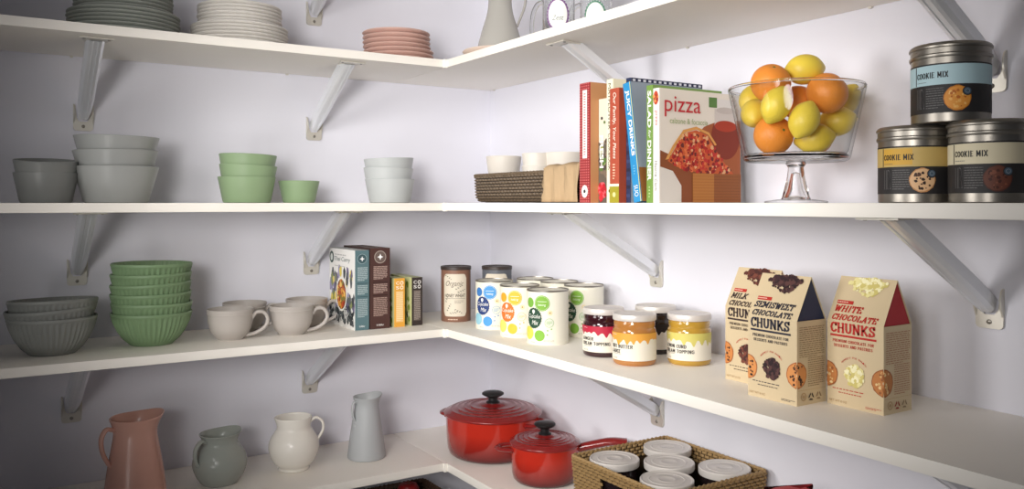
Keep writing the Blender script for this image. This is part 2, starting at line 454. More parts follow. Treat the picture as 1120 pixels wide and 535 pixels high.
c_gg = ceramic('grey_green_glaze', (166, 170, 163)); c_cream = ceramic('cream_glaze', (232, 228, 222)); c_pink = ceramic('pink_glaze', (216, 178, 166))
x, y, s = on_left(136, .15)
z = stack_plates(x, y, Z[1], 57 * s, .0079, 6, c_gg, 'large grey-green dinner plate', 'the wide stack at far left', 'large grey-green plates')
stack_plates(x, y, z, 50 * s, .0079, 6, c_gg, 'smaller grey-green plate', 'the narrower pile on the wide grey-green stack', 'small grey-green plates')
x, y, s = on_left(262.5, .15)
z = stack_plates(x, y, Z[1], 51.0 * s, .0076, 6, c_cream, 'large cream dinner plate', 'the wide cream stack', 'large cream plates')
stack_plates(x, y, z, 44.3 * s, .0076, 6, c_cream, 'smaller cream plate', 'the narrower pile on the wide cream stack', 'small cream plates')
x, y, s = on_left(435, .15)
z = stack_plates(x + .002, y, Z[1], 38.2 * s, .0105, 3, c_pink, 'wider pink plate', 'the wider part of the pink stack', 'wider pink plates')
stack_plates(x - .003, y, z, 36.8 * s, .0112, 4, c_pink, 'pink side plate', 'the upper pink pile by the corner', 'pink side plates')

# ------------------------------------------------------------------ plain tapered bowls
def bowl_mesh(r, rb, h, th=.0028):
    b = MB()
    sl = (r - rb) / h
    prof = [(0, .0015), (rb * .8, .0015), (rb * .84, 0), (rb * .93, 0), (rb * .985, .0012), (rb + sl * .006, .006), (rb + sl * h * .5, h * .5), (r, h - .0012), (r - .0008, h), (r - th + .0006, h),
            (r - th, h - .0015), (rb + sl * h * .5 - th, h * .5), (rb + sl * .012 - th, .012), (rb * .86, .0058), (0, .0045)]
    return b.lathe(prof, 64)
def bowl_stack(px, off, rpx, rbpx, hs, matl, what, where, group, tilts=None, dx=None):
    x, y, s = on_left(px, off); first = None; n = len(hs)
    h = hs[0] * s
    for i in range(n):
        dz = (hs[i] - hs[0]) * s
        tl = tilts[i] if tilts else (0, 0)
        ddx = (dx[i] if dx else 0) * s
        loc = (x + ddx, y, Z[2] + dz)
        lb = what if n == 1 else '%s, %s of %s' % (what, ['bottom', 'middle' if n == 3 else 'top', 'top'][i] if n > 1 else '', where)
        if first is None: first = tag(bowl_mesh(rpx * s, rbpx * s, h).build('bowl', matl, loc=loc), lb, 'bowl', group)
        else:
            o = first.copy(); COL.objects.link(o); o.location = loc; o['label'] = lb
            o.rotation_euler = (math.radians(tl[0]), math.radians(tl[1]), 0)
c_dg = ceramic('dark_grey_glaze', (140, 142, 140), .32); c_lg = ceramic('light_grey_glaze', (166, 168, 166), .3)
c_gr = ceramic('sage_green_glaze', (142, 165, 128), .38); c_wg = ceramic('white_grey_glaze', (188, 192, 192), .4)
bowl_stack(50.5, .15, 32, 25.5, [33, 47], c_dg, 'small dark grey bowl', 'the two nested at far left of the eye-level shelf', 'small dark grey bowls', [(0, 0), (6, 0)])
bowl_stack(127.5, .15, 43, 32.5, [39.5, 57, 72.5], c_lg, 'large light grey bowl', 'the three nested beside the small dark ones', 'large light grey bowls', [(0, 0), (0, -.8), (1.5, .6)], [0, 0, 0])
bowl_stack(270, .15, 30.5, 25, [28.5, 41, 52.5], c_gr, 'green tapered bowl', 'the three nested on the eye-level shelf', 'green tapered bowls', [(0, 0), (0, 2.6), (0, 1.8)], [0, .5, .5])
bowl_stack(327, .15, 22, 17, [24], c_gr, 'small green bowl standing alone right of the green stack', '', None)
bowl_stack(426, .15, 27, 22, [26, 38, 48.5], c_wg, 'pale grey-white bowl', 'the three nested near the corner', 'pale grey-white bowls', [(0, 0), (0, .8), (0, -2.2)], [.5, -1.5, 0])

# ------------------------------------------------------------------ ribbed bowls
def ribbed_mesh(r, h, ribs=46):
    prof = [(0, .002), (r * .44, .002), (r * .46, 0), (r * .52, 0), (r * .56, .003), (r * .68, h * .18), (r * .82, h * .42), (r * .92, h * .68), (r * .965, h * .86), (r * .985, h * .9),
            (r, h * .925), (r * 1.0, h * .975), (r * .985, h), (r * .955, h * .985), (r * .93, h * .86), (r * .88, h * .68), (r * .78, h * .42), (r * .62, h * .18), (r * .45, .0075), (0, .007)]
    def fn(rr, zz, a):
        q = 1
        if h * .08 < zz < h * .9 and (rr > r * .64): q = 1 + .019 * math.cos(ribs * a)
        return rr * q * math.cos(a), rr * q * math.sin(a), zz
    pr = []
    for i, p in enumerate(prof):
        pr.append(p)
    b = MB()
    b.lathe(pr, ribs * 4, fn=fn); return b
def ribbed_stack(px, off, rpx, h, step, n, matl, what, where, group, tilts, flip=False):
    x, y, s = on_left(px, off); first = None
    for i in range(n):
        tl = tilts[i]; loc = (x + tl[2] * s, y, Z[3] + step * i)
        lb = '%s, %s of %s' % (what, ORD[i] if i < n - 1 else 'topmost', where)
        if first is None: first = tag(ribbed_mesh(rpx * s, h).build('ribbed_bowl', matl, loc=loc, angle=50), lb, 'bowl', group)
        else:
            o = first.copy(); COL.objects.link(o); o.location = loc; o['label'] = lb
            o.rotation_mode = 'ZYX'; o.rotation_euler = (math.radians(tl[0]), math.radians(tl[1]), i * .7)
c_dgr = ceramic('charcoal_grey_glaze', (136, 138, 134), .45); c_rg = ceramic('leaf_green_glaze', (122, 148, 110), .42)
ribbed_stack(57.5, .165, 44.5, .074, .0165, 3, c_dgr, 'dark grey ribbed bowl', 'the three nested at far left', 'dark grey ribbed bowls', [(0, 0, 0), (-1, -2.8, 0), (-2.8, -.3, 1)])
ribbed_stack(166, .15, 41.5, .069, .0205, 6, c_rg, 'green ribbed bowl', 'the stack of six', 'green ribbed bowls', [(0, 0, 0), (0, .6, 0), (0, -1.0, 0), (-.5, -2.2, .6), (0, -.8, 0), (0, .5, 0)])

# ------------------------------------------------------------------ mugs
c_mug = ceramic('warm_grey_glaze', (180, 173, 167), .35)
def make_mug(label, r, h):
    t = thing('mug', label, 'mug', group='wide warm grey mugs')
    b = MB()
    b.lathe([(0, .002), (r * .44, .002), (r * .46, 0), (r * .53, 0), (r * .56, .002), (r * .70, h * .12), (r * .86, h * .34), (r * .945, h * .6), (r * .955, h * .8), (r * .985, h * .84), (r * .965, h * .875),
             (r * .985, h * .91), (r * .99, h * .985), (r * .975, h), (r * .945, h * .99), (r * .93, h * .6), (r * .82, h * .34), (r * .62, h * .12), (r * .4, .006), (0, .006)], 64)
    b.build('body', c_mug, t)
    hp = smooth_path([(r * .90, 0, h * .66), (r * 1.12, 0, h * .86), (r * 1.42, 0, h * .84), (r * 1.58, 0, h * .62), (r * 1.46, 0, h * .38), (r * 1.12, 0, h * .2), (r * .68, 0, h * .11)], 6)
    n = len(hp)
    b = MB(); b.tube(hp, [.0062 - .0015 * math.sin(PI * i / n) for i in range(n)], [.0042] * n, (0, 1, 0), 12); b.build('handle', c_mug, t)
    return t
MG = [(252, .175, 25, -8, 'warm grey mug at front left of the four'), (319, .18, 24.4, -5, 'warm grey mug at front right, nearest the tall boxes'),
      (267.5, .072, 24, -2, 'warm grey mug at back left, half hidden by the front mug'), (335.5, .072, 22.6, 2, 'warm grey mug at back right, handle beside the white box')]
mug = None
for px, off, rp, rz, lb in MG:
    x, y, s = on_left(px, off); rot = face_cam(x, y) + math.radians(rz)
    if mug is None: mug = make_mug(lb, rp * s, .0665); mug.location = (x, y, Z[3]); mug.rotation_euler = (0, 0, rot)
    else: dup(mug, (x, y, Z[3]), (0, 0, rot), lb)

# ------------------------------------------------------------------ tall food boxes on the left shelf
def carton(name, label, x0, x1, yf, depth, h, side_col, spine_col, top_col, rz=0, cat='box', group=None):
    w = x1 - x0
    t = thing(name, label, cat, ((x0 + x1) / 2, yf + depth / 2, Z[3]), rz, group)
    b = MB(); b.box(-w / 2, w / 2, -depth / 2, depth / 2, 0, h, bev=.0008)
    m0, m1, m2 = ink(side_col), ink(spine_col), ink(top_col)
    o = b.build('carton', [m0, m1, m2], t, smooth=False)
    for p in o.data.polygons:
        if p.normal.y < -.7: p.material_index = 1
        elif p.normal.z > .7: p.material_index = 2
    sp = Print(plane_map((0, -depth / 2, 0), (1, 0, 0), (0, 0, 1), (0, -1, 0)))
    sd = Print(plane_map((-w / 2, 0, 0), (0, -1, 0), (0, 0, 1), (-1, 0, 0)))
    return t, o, sp, sd
G1 = 'tall dried food boxes'
def star_badge(p, u, v, r, dark, light):
    p.disc(u, v, r, dark, 2); p.ring(u, v, r * .86, r * .96, light, 3)
    p.poly([(u, v + r * .5), (u + r * .15, v + r * .15), (u + r * .5, v), (u + r * .15, v - r * .15), (u, v - r * .5), (u - r * .15, v - r * .15), (u - r * .5, v), (u - r * .15, v + r * .15)], (245, 245, 245), 4)
t, o, sp, sd = carton('food_box', 'tall white and teal food box with a bowl of pasta on its side', -.4935, -.4585, -.214, .17, .187, (236, 234, 230), (88, 116, 122), (200, 205, 205), 0, group=G1)
w = .035
star_badge(sp, 0, .167, .0125, (58, 84, 90), (150, 170, 172))
sp.lines(-.0115, .115, .0135, .148, 9, (170, 186, 188), 2, .55, .2); sp.rect(-.0125, .109, .0145, .110, (40, 58, 62), 2)
sp.lines(-.0115, .083, .0135, .106, 6, (170, 186, 188), 2, .55, .2); sp.rect(-.0125, .078, .0145, .079, (40, 58, 62), 2)
sp.lines(-.0115, .03, .0135, .074, 12, (165, 180, 182), 2, .55, .2); sp.text('100g', -.007, .006, .014, .005, (225, 230, 230), 3, .02)
sp.build('printed_spine', o)
sd.disc(-.067, .165, .0145, (74, 92, 88), 2); sd.disc(-.067, .165, .008, (216, 220, 214), 3, ry=.009)
sd.lines(-.045, .170, .06, .175, 1, (190, 188, 186), 3, .5, .1)
sd.text('Thai Curry', -.048, .154, .105, .014, (150, 158, 156), 3, .01, .2)
sd.lines(-.045, .143, .05, .147, 1, (190, 188, 186), 3, .5, .1)
for i in range(70):
    u = sd.rnd.uniform(-.078, .078); v = sd.rnd.uniform(.045, .135)
    if (u / .045) ** 2 + ((v - .085) / .04) ** 2 < .8: continue
    c = [(108, 98, 130), (88, 92, 96), (226, 206, 96), (150, 146, 176), (62, 66, 70), (132, 140, 90)][i % 6]
    sd.blob(u, v, .006 + .005 * sd.rnd.random(), c, 2 + i * .01, 6, 1.7)
for i in range(150):
    sd.blob(sd.rnd.uniform(-.08, .078), sd.rnd.uniform(.012, .05), .0055, [(60, 64, 68), (210, 210, 208), (96, 104, 104), (40, 44, 48)][i % 4], 3 + i * .01, 5, 1.2)
sd.disc(.0, .078, .036, (240, 238, 232), 5.2, ry=.041); sd.disc(0, .078, .031, (122, 74, 34), 5.6, ry=.036)
sd.pile(0, .078, .026, 60, [(214, 150, 60), (186, 82, 40), (232, 190, 96), (132, 120, 50), (160, 50, 30)], .006, 6, 1.2)
sd.build('printed_face', o)
t, o, sp, sd = carton('food_box', 'tall dark brown food box beside the teal one', -.456, -.405, -.214, .17, .191, (60, 40, 36), (74, 46, 42), (84, 60, 54), 0, group=G1)
star_badge(sp, 0, .170, .0155, (104, 88, 82), (176, 162, 152))
sp.lines(-.017, .117, .018, .149, 9, (176, 150, 140), 2, .55, .2); sp.rect(-.019, .110, .02, .111, (28, 16, 14), 2)
sp.lines(-.017, .084, .018, .107, 6, (176, 150, 140), 2, .55, .2); sp.rect(-.019, .079, .02, .080, (28, 16, 14), 2)
sp.lines(-.017, .03, .018, .075, 12, (166, 140, 130), 2, .55, .2); sp.text('100g', -.009, .006, .018, .0055, (225, 220, 215), 3, .02)
sp.build('printed_spine', o)
for i in range(60): sd.blob(sd.rnd.uniform(-.08, .08), sd.rnd.uniform(.02, .15), .007, [(96, 122, 82), (130, 60, 50), (60, 80, 60)][i % 3], 2 + i * .01, 5, 1.3)
sd.build('printed_face', o)
for (x0, x1, c, c2, tcol, lb) in ((-.3935, -.3655, (226, 164, 62), (238, 196, 132), (255, 240, 215), 'small mustard yellow box with round white letters'),
                           (-.3475, -.3185, (52, 42, 40), (138, 124, 116), (225, 222, 218), 'small black box with round white letters, last before the corner')):
    t, o, sp, sd = carton('food_box', lb, x0, x1, -.212, .125, .117, (206, 206, 150), c, (190, 192, 150), 0, group='small square food boxes')
    sp.rect(-.0095, .012, .0095, .086, c2 if c[0] > 100 else (92, 80, 74), 1)
    sp.lines(-.0085, .014, .0085, .084, 17, (250, 222, 170) if c[0] > 100 else (160, 148, 140), 3, .5, .25)
    for (u, v) in ((-.0055, .1055), (.0055, .1055), (-.0055, .0945), (.0055, .0945)):
        if u > 0: sp.ring(u, v, .0026, .0046, tcol, 3)
        else: sp.text('C' if v > .1 else 'S', u - .0042, v - .004, .0084, .008, tcol, 3, .02)
    sp.build('printed_spine', o)
    for i in range(40): sd.blob(sd.rnd.uniform(-.055, .055), sd.rnd.uniform(.01, .1), .006, [(40, 44, 30), (130, 150, 60), (230, 228, 190)][i % 3], 2 + i * .01, 5, 1.3)
    sd.build('printed_face', o)

# ------------------------------------------------------------------ cans and tins
def can_body(t, R, h, matl, name='body', rim=None):
    b = MB(); b.lathe([(0, .0015), (R * .94, .0015), (R * .96, 0), (R, .0008), (R, h - .0008), (R * .985, h), (R * .955, h - .001), (R * .95, h - .005), (0, h - .005)], 64)
    return b.build(name, matl, t)
def cyl_text(p, *a, **k): p.text(*a, **k)
def tall_tin(label, x, y, col, rz, full):
    R, h = .0375, .138
    t = thing('tall_tin', label, 'tin', (x, y, Z[3]), face_cam(x, y) + rz, 'tall grain tins')
    b = MB(); b.lathe([(0, .001), (R * .95, .001), (R * .98, 0), (R, .002), (R, h - .006), (0, h - .006)], 56)
    body = b.build('body', mat('tin_' + ('brown' if full else 'grey'), rgb(*col), .45), t)
    b = MB(); b.lathe([(R * .9, h - .0085), (R * 1.035, h - .0085), (R * 1.04, h - .002), (R * 1.01, h), (R * .93, h), (R * .9, h - .0015), (0, h - .0015)], 56)
    b.build('lid', M['brownlid'], t)
    p = Print(cyl_map(R)); cr = (222, 212, 194); dk = (112, 98, 84)
    W = .031
    pts_t = []; pts_b = []
    for i in range(17):
        u = -W + 2 * W * i / 16; e = max(0, abs(u) - W * .72) / (W * .28)
        ins = .011 * (1 - math.sqrt(max(0, 1 - e * e)))
        pts_t.append((u, .120 - ins)); pts_b.append((u, .014 + ins))
    p.strip(pts_t, pts_b, cr, 1)
    if full:
        p.text('Organic', -.024, .086, .046, .017, dk, 2, 0, .35)
        p.text('HONEY WHEAT', -.027, .062, .054, .0085, (84, 70, 56), 2, .012)
        p.rect(-.027, .0585, .027, .0593, dk, 2, 8)
        p.lines(-.001, .046, .022, .055, 3, (160, 150, 134), 2, .35, .3)
        p.lines(-.018, .004, .018, .009, 1, (226, 200, 178), 2, .4, .15)
    rn = p.rnd
    for k in range(7 if full else 3):       # ears of grain drawn on the label
        u0, v0, a = [(-.020, .028, 1.1), (.002, .082, .5), (-.012, .022, .15), (.008, .074, .35), (-.01, .108, 2.6), (-.024, .05, 1.3), (.016, .024, 2.7)][k]
        for j in range(7):
            u = u0 + .003 * j * math.cos(a); v = v0 + .003 * j * math.sin(a)
            p.disc(u + .0012 * (-1) ** j * math.sin(a), v + .0012 * (-1) ** j * math.cos(a), .0019, (124, 122, 106), 2.2, ry=.0009, n=8, rings=1)
    p.build('label', body)
tall_tin('brown tall tin of honey wheat grain with dark lid at the inner corner', -.209, -.181, (138, 100, 82), math.radians(-4), True)
tall_tin('grey tall tin with dark lid half hidden behind the blue-dotted can', -.118, -.232, (96, 100, 108), math.radians(-4), False)

def cupcake(label, x, y, cols, rz):
    rz -= math.radians(5)
    R, h = .0445, .114
    t = thing('cupcake_mix_can', label, 'can', (x, y, Z[3]), face_cam(x, y) + rz, 'dotted cupcake mix cans')
    b = MB(); b.lathe([(0, .001), (R * .95, .001), (R * .985, 0), (R, .0015), (R, h - .002), (0, h - .002)], 64)
    body = b.build('body', mat('can_paper', rgb(240, 236, 220), .5), t)
    b = MB(); b.lathe([(R * .97, h - .003), (R * 1.012, h - .003), (R * 1.015, h), (R * .985, h + .0004), (R * .965, h - .004), (R * .8, h - .005), (R * .6, h - .0042), (0, h - .0045)], 64)
    b.build('lid', M['steel'], t)
    p = Print(cyl_map(R)); main, brt, mid, pale = cols
    wh = (250, 248, 240)
    def dot(u, v, r, c, l=2): p.disc(u, v, r, c, l, n=30, rings=5)
    dot(-.002, .088, .0165, brt); p.ring(-.002, .088, .0145, .0149, wh, 3); p.rect(-.012, .091, .008, .0918, wh, 3.2, 6)
    p.text('baking', -.0105, .081, .017, .006, wh, 3.4, 0, .2)
    dot(-.032, .088, .0105, mid); dot(-.036, .024, .014, pale); dot(-.0075, .020, .0115, brt)
    # scalloped main badge
    n = 48; pts = []
    for k in range(n):
        a = 2 * PI * k / n; q = 1 + .035 * math.cos(24 * a)
        pts.append((-.021 + .0185 * q * math.cos(a), .056 + .0215 * q * math.sin(a)))
    uv = [(-.021, .056)] + pts + [((u + .021) * .5 - .021, (v - .056) * .5 + .056) for u, v in pts]
    fs = [(1 + k, 1 + (k + 1) % n, 1 + n + (k + 1) % n, 1 + n + k) for k in range(n)] + [(0, 1 + n + k, 1 + n + (k + 1) % n) for k in range(n)]
    p.put(uv, fs, main, 3)
    p.text('Cupcake', -.036, .0535, .031, .011, wh, 4, .0, .3); p.text('Mix', -.026, .042, .016, .0095, wh, 4, .0, .3)
    p.disc(-.0215, .070, .0036, wh, 4, ry=.004, n=12); p.poly([(-.0245, .0685), (-.0185, .0685), (-.0215, .0635)], wh, 4)
    dot(.0135, .047, .0100, (222, 226, 210)); p.ring(.0135, .047, .0088, .0094, mid, 3)
    p.lines(.0075, .043, .0195, .051, 3, mid, 3.2, .3, .3)
    dot(.015, .068, .0052, (240, 222, 178)); p.disc(.015, .068, .0016, (170, 120, 60), 3, n=8, rings=1)
    for (u, v) in ((.010, .031), (.0095, .022), (.018, .034)): p.disc(u, v, .0016, mid, 2.4, n=8, rings=1)
    p.text('NET WT 16 OZ', .002, .008, .022, .0028, (150, 148, 130), 2.4)
    p.lines(-.03, .004, -.012, .007, 1, (170, 168, 150), 2.4, .4, .2)
    p.build('label', body)
BL = ((38, 62, 118), (76, 152, 214), (64, 124, 190), (150, 200, 216)); OR = ((226, 116, 44), (226, 184, 52), (232, 168, 46), (240, 222, 110)); GN = ((34, 72, 52), (130, 182, 62), (124, 178, 70), (216, 214, 90))
r15 = math.radians(-18)
cupcake('can of cupcake mix with blue dots, left end of the front row', -.190, -.338, BL, math.radians(-6))
cupcake('can of cupcake mix with orange and yellow dots in the front row', -.201, -.468, OR, math.radians(-7))
cupcake('can of cupcake mix with green dots at the right end of the front row', -.204, -.583, GN, math.radians(-8))
cupcake('cupcake mix can at back left behind the blue and orange cans, mostly hidden', -.080, -.350, BL, math.radians(-8))
cupcake('cupcake mix can in the middle of the back row, only its rim showing', -.074, -.444, OR, math.radians(-8))
cupcake('can of cupcake mix with green dots at the right end of the back row', -.078, -.545, GN, math.radians(-14))

def sauce_jar(label, x, y, fill, band, l1, l2, rz):
    rz -= math.radians(9)
    R, h = .0405, .093
    t = thing('sauce_jar', label, 'jar', (x, y, Z[3]), face_cam(x, y) + rz, 'sauce jars with white lids')
    b = MB(); b.lathe([(0, .002), (R * .85, .002), (R * .9, 0), (R * .97, .002), (R, .006), (R, .058), (R * .985, .064), (R * .93, .068), (R * .95, .072), (R * .95, .078), (R * .9, .082), (R * .9, .086), (0, .086)], 56)
    body = b.build('glass_body', mat('sauce_%d' % fill[0], rgb(*fill), .12, coat=.6, spec=.6), t)
    b = MB(); b.lathe([(R * .9, .0815), (R * .985, .0815), (R * 1.0, .083), (R * 1.0, .0905), (R * .97, .093), (R * .88, .0925), (R * .85, .0915), (0, .0915)], 56)
    b.build('lid', M['lid'], t)
    p = Print(cyl_map(R)); cr = (236, 230, 214); W = R * 3.6
    p.rect(-W / 2, .010, W / 2, .054, cr, 1, 40, 1)
    n = 60; top = []; bot = []; rn = random.Random(fill[0])
    ph = rn.random() * 6
    drips = [(-W / 2 + W * (k + .2 + .6 * rn.random()) / 12, .0028 + .002 * rn.random(), .1 + .85 * rn.random()) for k in range(12)]
    n = 150
    for i in range(n + 1):
        u = -W / 2 + W * i / n
        q = .22 + .10 * math.sin(u * 210 + ph) + sum(hh * math.exp(-((u - uu) / ww) ** 2) for uu, ww, hh in drips)
        top.append((u, .060)); bot.append((u, .0515 - .0125 * q))
    p.strip(top, bot, band, 2)
    sans(p, l1, -.033, .0325, .0047 * len(l1), .0064, (44, 40, 40), 4, .9); sans(p, l2, -.033, .0234, .0047 * len(l2), .0064, (44, 40, 40), 4, .9)
    p.lines(-.030, .0205, .002, .0225, 1, (160, 156, 146), 3, .5, .1); p.text('9.3 OZ', -.030, .0125, .012, .0024, (120, 116, 110), 3)
    p.lines(-.03, .0555, -.015, .0575, 1, (240, 220, 220), 3, .4, .2)
    p.build('label', body)
sauce_jar('glass jar of dark berry topping with red drip label, leftmost of the jars', -.194, -.761, (52, 20, 26), (186, 34, 62), 'GINGER', 'CREAM TOPPING', math.radians(-12))
sauce_jar('glass jar of caramel-brown nut butter sauce at the front of the jars', -.200, -.861, (178, 120, 62), (228, 164, 66), 'NUT BUTTER', 'SAUCE', math.radians(-15))
sauce_jar('glass jar of yellow lemon curd with pale yellow drip label, rightmost of the jars', -.112, -.914, (186, 146, 56), (212, 202, 110), 'LEMON CURD', 'CREAM TOPPING', math.radians(-18))
sauce_jar('glass jar of nearly black topping behind the nut butter jar', -.084, -.790, (38, 26, 24), (40, 30, 28), 'COCOA', 'TOPPING', math.radians(-40))

def cookie_tin(label, x, y, z, band, bandprint, cookie, rz):
    rz -= math.radians(14)
    R, h = .0480, .103
    t = thing('cookie_mix_tin', label, 'tin', (x, y, z), face_cam(x, y) + rz, 'round cookie mix tins')
    b = MB(); b.lathe([(0, .0015), (R * .93, .0015), (R * .95, 0), (R * .985, .0012), (R * .985, .085), (0, .085)], 72)
    body = b.build('body', M['steel'], t)
    b = MB(); b.lathe([(R * .9, .0835), (R * 1.015, .0835), (R * 1.03, .085), (R * 1.03, .0875), (R * 1.0, .089), (R * 1.0, .0955), (R * 1.035, .0965), (R * 1.04, .0985), (R * 1.0, .1015), (R * .95, h), (R * .93, .101), (0, .101)], 72)
    b.build('lid', M['steel'], t)
    Rb = R * .985; p = Print(cyl_map(Rb)); W = Rb * 4.6
    dk = (44, 42, 43)
    p.rect(-W / 2, .012, W / 2, .0755, dk, 1, 60, 1)
    p.rect(-W / 2, .048, W / 2, .0735, band, 2, 60, 1)
    p.rect(-.0365, .0485, -.0350, .073, dk, 3)
    if bandprint: p.rect(-.0345, .0505, .006, .0720, bandprint, 2.5, 12, 1)
    sans(p, 'COOKIE MIX', -.0335, .0570, .0410, .0074, (30, 30, 32), 4, .8)
    p.lines(-.033, .0515, -.012, .0528, 1, (90, 96, 100), 4, .5, .1)
    rn = p.rnd
    for k, (u, wch) in enumerate(((-.033, .0016), (-.0295, .0016))): p.rect(u, .018, u + .0007, .044, (112, 110, 110), 3)
    p.text('R', -.0275, .0185, .0055, .0255, (112, 110, 110), 3); p.text('R', -.0270, .0195, .0045, .0235, dk, 3.6)
    p.lines(-.0195, .017, .0025, .045, 9, (104, 102, 102), 3, .3, .14)
    base, edge, chips = cookie
    p.cookie(.018, .0300, .0160, base, edge, chips, 3, 26)
    p.disc(.0290, .0385, .0058, dk, 5.5, n=18, rings=2); p.disc(.0290, .0385, .0045, (74, 92, 108), 6, n=18, rings=2); p.ring(.0290, .0385, .0022, .0027, (150, 160, 170), 6.5, 14)
    p.build('label', body)
x1, y1, s1 = on_right(1001.5, .15); x2, y2, s2 = on_right(1083, .15)
m10 = math.radians(2)
cookie_tin('cookie mix tin with gold band, lower left of the three', x1, y1, Z[2], (200, 172, 104), (214, 168, 66), ((226, 184, 140), (196, 140, 90), [(52, 34, 26), (84, 52, 36)]), m10)
cookie_tin('cookie mix tin with ivory band, lower right at the edge of the photo', x2, y2, Z[2], (226, 216, 186), None, ((104, 58, 44), (80, 42, 32), [(70, 36, 28), (132, 78, 58)]), m10)
cookie_tin('cookie mix tin with pale blue band standing on top of the other two', (x1 + x2) / 2 + .001, (y1 + y2) / 2 + .002, Z[2] + .1032, (186, 216, 224), None, ((232, 156, 66), (206, 124, 40), [(244, 186, 100), (196, 106, 40), (250, 200, 120)]), m10)

# ------------------------------------------------------------------ gabled chocolate boxes
def chunk_box(label, x0, yl, name_w, tri, ink_c, chunk_cols, cookie, cookie_chips):
    W, D, SH, H = .0925, .066, .124, .188
    t = thing('chocolate_chunks_box', label, 'box', (x0 + D / 2, yl - W / 2, Z[3]), -PI / 2, 'gabled boxes of chocolate chunks')
    kraft = (212, 192, 156)
    b = MB(); hw, hd = W / 2, D / 2
    vs = [(-hw, -hd, 0), (hw, -hd, 0), (hw, hd, 0), (-hw, hd, 0), (-hw, -hd, SH), (hw, -hd, SH), (hw, hd, SH), (-hw, hd, SH), (-hw, 0, H), (hw, 0, H)]
    fs = [(0, 3, 2, 1), (0, 1, 5, 4), (2, 3, 7, 6), (1, 2, 6, 5), (3, 0, 4, 7), (4, 5, 9, 8), (6, 7, 8, 9)]
    b.add(vs, fs)
    # gable ends are folded in a little behind the roof edges
    for sx in (-1, 1):
        q = hw - .0015
        b.add([(sx * q, -hd + .002, SH), (sx * q, hd - .002, SH), (sx * q, 0, H - .0025)], [(0, 1, 2)], 1)
    # thin roof lips
    body = b.build('carton', [ink(kraft), ink(tri)], t, smooth=False)
    lip = MB()
    sl = math.hypot(hd, H - SH)
    def wrap(u, v, o):
        o += .0001
        y, z = -hd, v; nx, ny, nz = 0, -1, 0
        if v > SH:
            q = (v - SH) / sl; y = -hd + hd * q; z = SH + (H - SH) * q; ny, nz = -(H - SH) / sl, hd / sl
        if u > hw and v <= SH: return (hw + o, -hd + (u - hw), v)
        if u < -hw and v <= SH: return (-hw - o, -hd + (-hw - u), v)
        return (u, y + ny * o, z + nz * o)
    p = Print(wrap); c = ink_c; L = -.0405
    def V(z): return z if z <= SH else SH + (z - SH) * sl / (H - SH)
    red = (186, 44, 36)
    p.rect(L + .002, V(.1485), L + .029, V(.1535), red, 2); p.lines(L + .003, V(.1495), L + .028, V(.1525), 1, (236, 200, 180), 3, .4, .12)
    slab(p, name_w, L, V(.1375), .046 if name_w == 'WHITE' else (.034 if name_w == 'MILK' else .074), .0098, c, 3, .25)
    slab(p, 'CHOCOLATE', L, V(.1258), .074, .0090, c, 3, .25)
    slab(p, 'CHUNKS', L, .1075, .074, .0145, c, 3, 0)
    p.rect(L, .1018, L + .076, .1048, c, 3)
    sans(p, 'PREMIUM CHOCOLATE FOR', L + .004, .0935, .068, .0042, c, 3, .85); sans(p, 'DESSERTS AND PASTRIES', L + .006, .0865, .064, .0042, c, 3, .85)
    arc = 'PERFECT FOR BAKING'
    for i, ch in enumerate(arc):
        if ch == ' ': continue
        a = math.radians(140 - 100 * i / (len(arc) - 1)); p.text(ch, -.002 + .025 * math.cos(a), .048 + .024 * math.sin(a), .0022, .0026, red, 3)
    p.pile(0, .048, .0150, 120, chunk_cols, .0031, 4, 1.0)
    p.pile(.004, V(.1795), .030, 130, chunk_cols, .0031, 4, .26)
    p.pile(.004, V(.170), .022, 46, chunk_cols, .0027, 4, .42)
    for cu in (-hw - .001, hw + .001): p.cookie(cu, .045, .0195, cookie[0], cookie[1], cookie_chips, 3, 22)
    p.lines(L + .004, .0235, L + .078, .0265, 1, c, 3, .4, .06); p.lines(L + .014, .0185, L + .068, .0215, 1, c, 3, .4, .06)
    p.text('NET WT 8 OZ', L - .002, .005, .03, .0032, (172, 140, 100), 3); p.lines(.018, .004, .043, .0075, 2, c, 3, .4, .14)
    p.rect(hw + .002, .022, hw + D - .002, .0224, (188, 156, 112), 2)
    p.lines(hw + .024, .026, hw + D - .005, .070, 14, (176, 120, 92) if red == c else (150, 124, 92), 2, .35, .12)
    p.lines(hw + .005, .070, hw + D - .005, .116, 15, (176, 120, 92) if red == c else (150, 124, 92), 2, .35, .12)
    dkc = (60, 50, 46) if c != red else (150, 40, 36)
    p.ring(hw + .014, .0125, .0045, .0062, (186, 156, 118), 3, 18); p.disc(hw + .014, .0125, .0025, (186, 156, 118), 3, n=10)
    for j, (cu, cc) in enumerate(((hw + .031, dkc), (hw + .048, (150, 124, 96)))):
        for k in range(3):
            a = PI / 2 + 2 * PI * k / 3; a2 = a + 2 * PI / 3; r1, r2 = .0068, .0036
            P1 = (cu + r1 * math.cos(a + .25), .011 + r1 * math.sin(a + .25)); P2 = (cu + r1 * math.cos(a2 - .35), .011 + r1 * math.sin(a2 - .35))
            Q1 = (cu + r2 * math.cos(a + .25), .011 + r2 * math.sin(a + .25)); Q2 = (cu + r2 * math.cos(a2 - .35), .011 + r2 * math.sin(a2 - .35))
            p.poly([P1, P2, Q2, Q1], cc, 3)
    p.build('printed_design', body)
RED = (186, 44, 36); NAVY = (48, 46, 58)
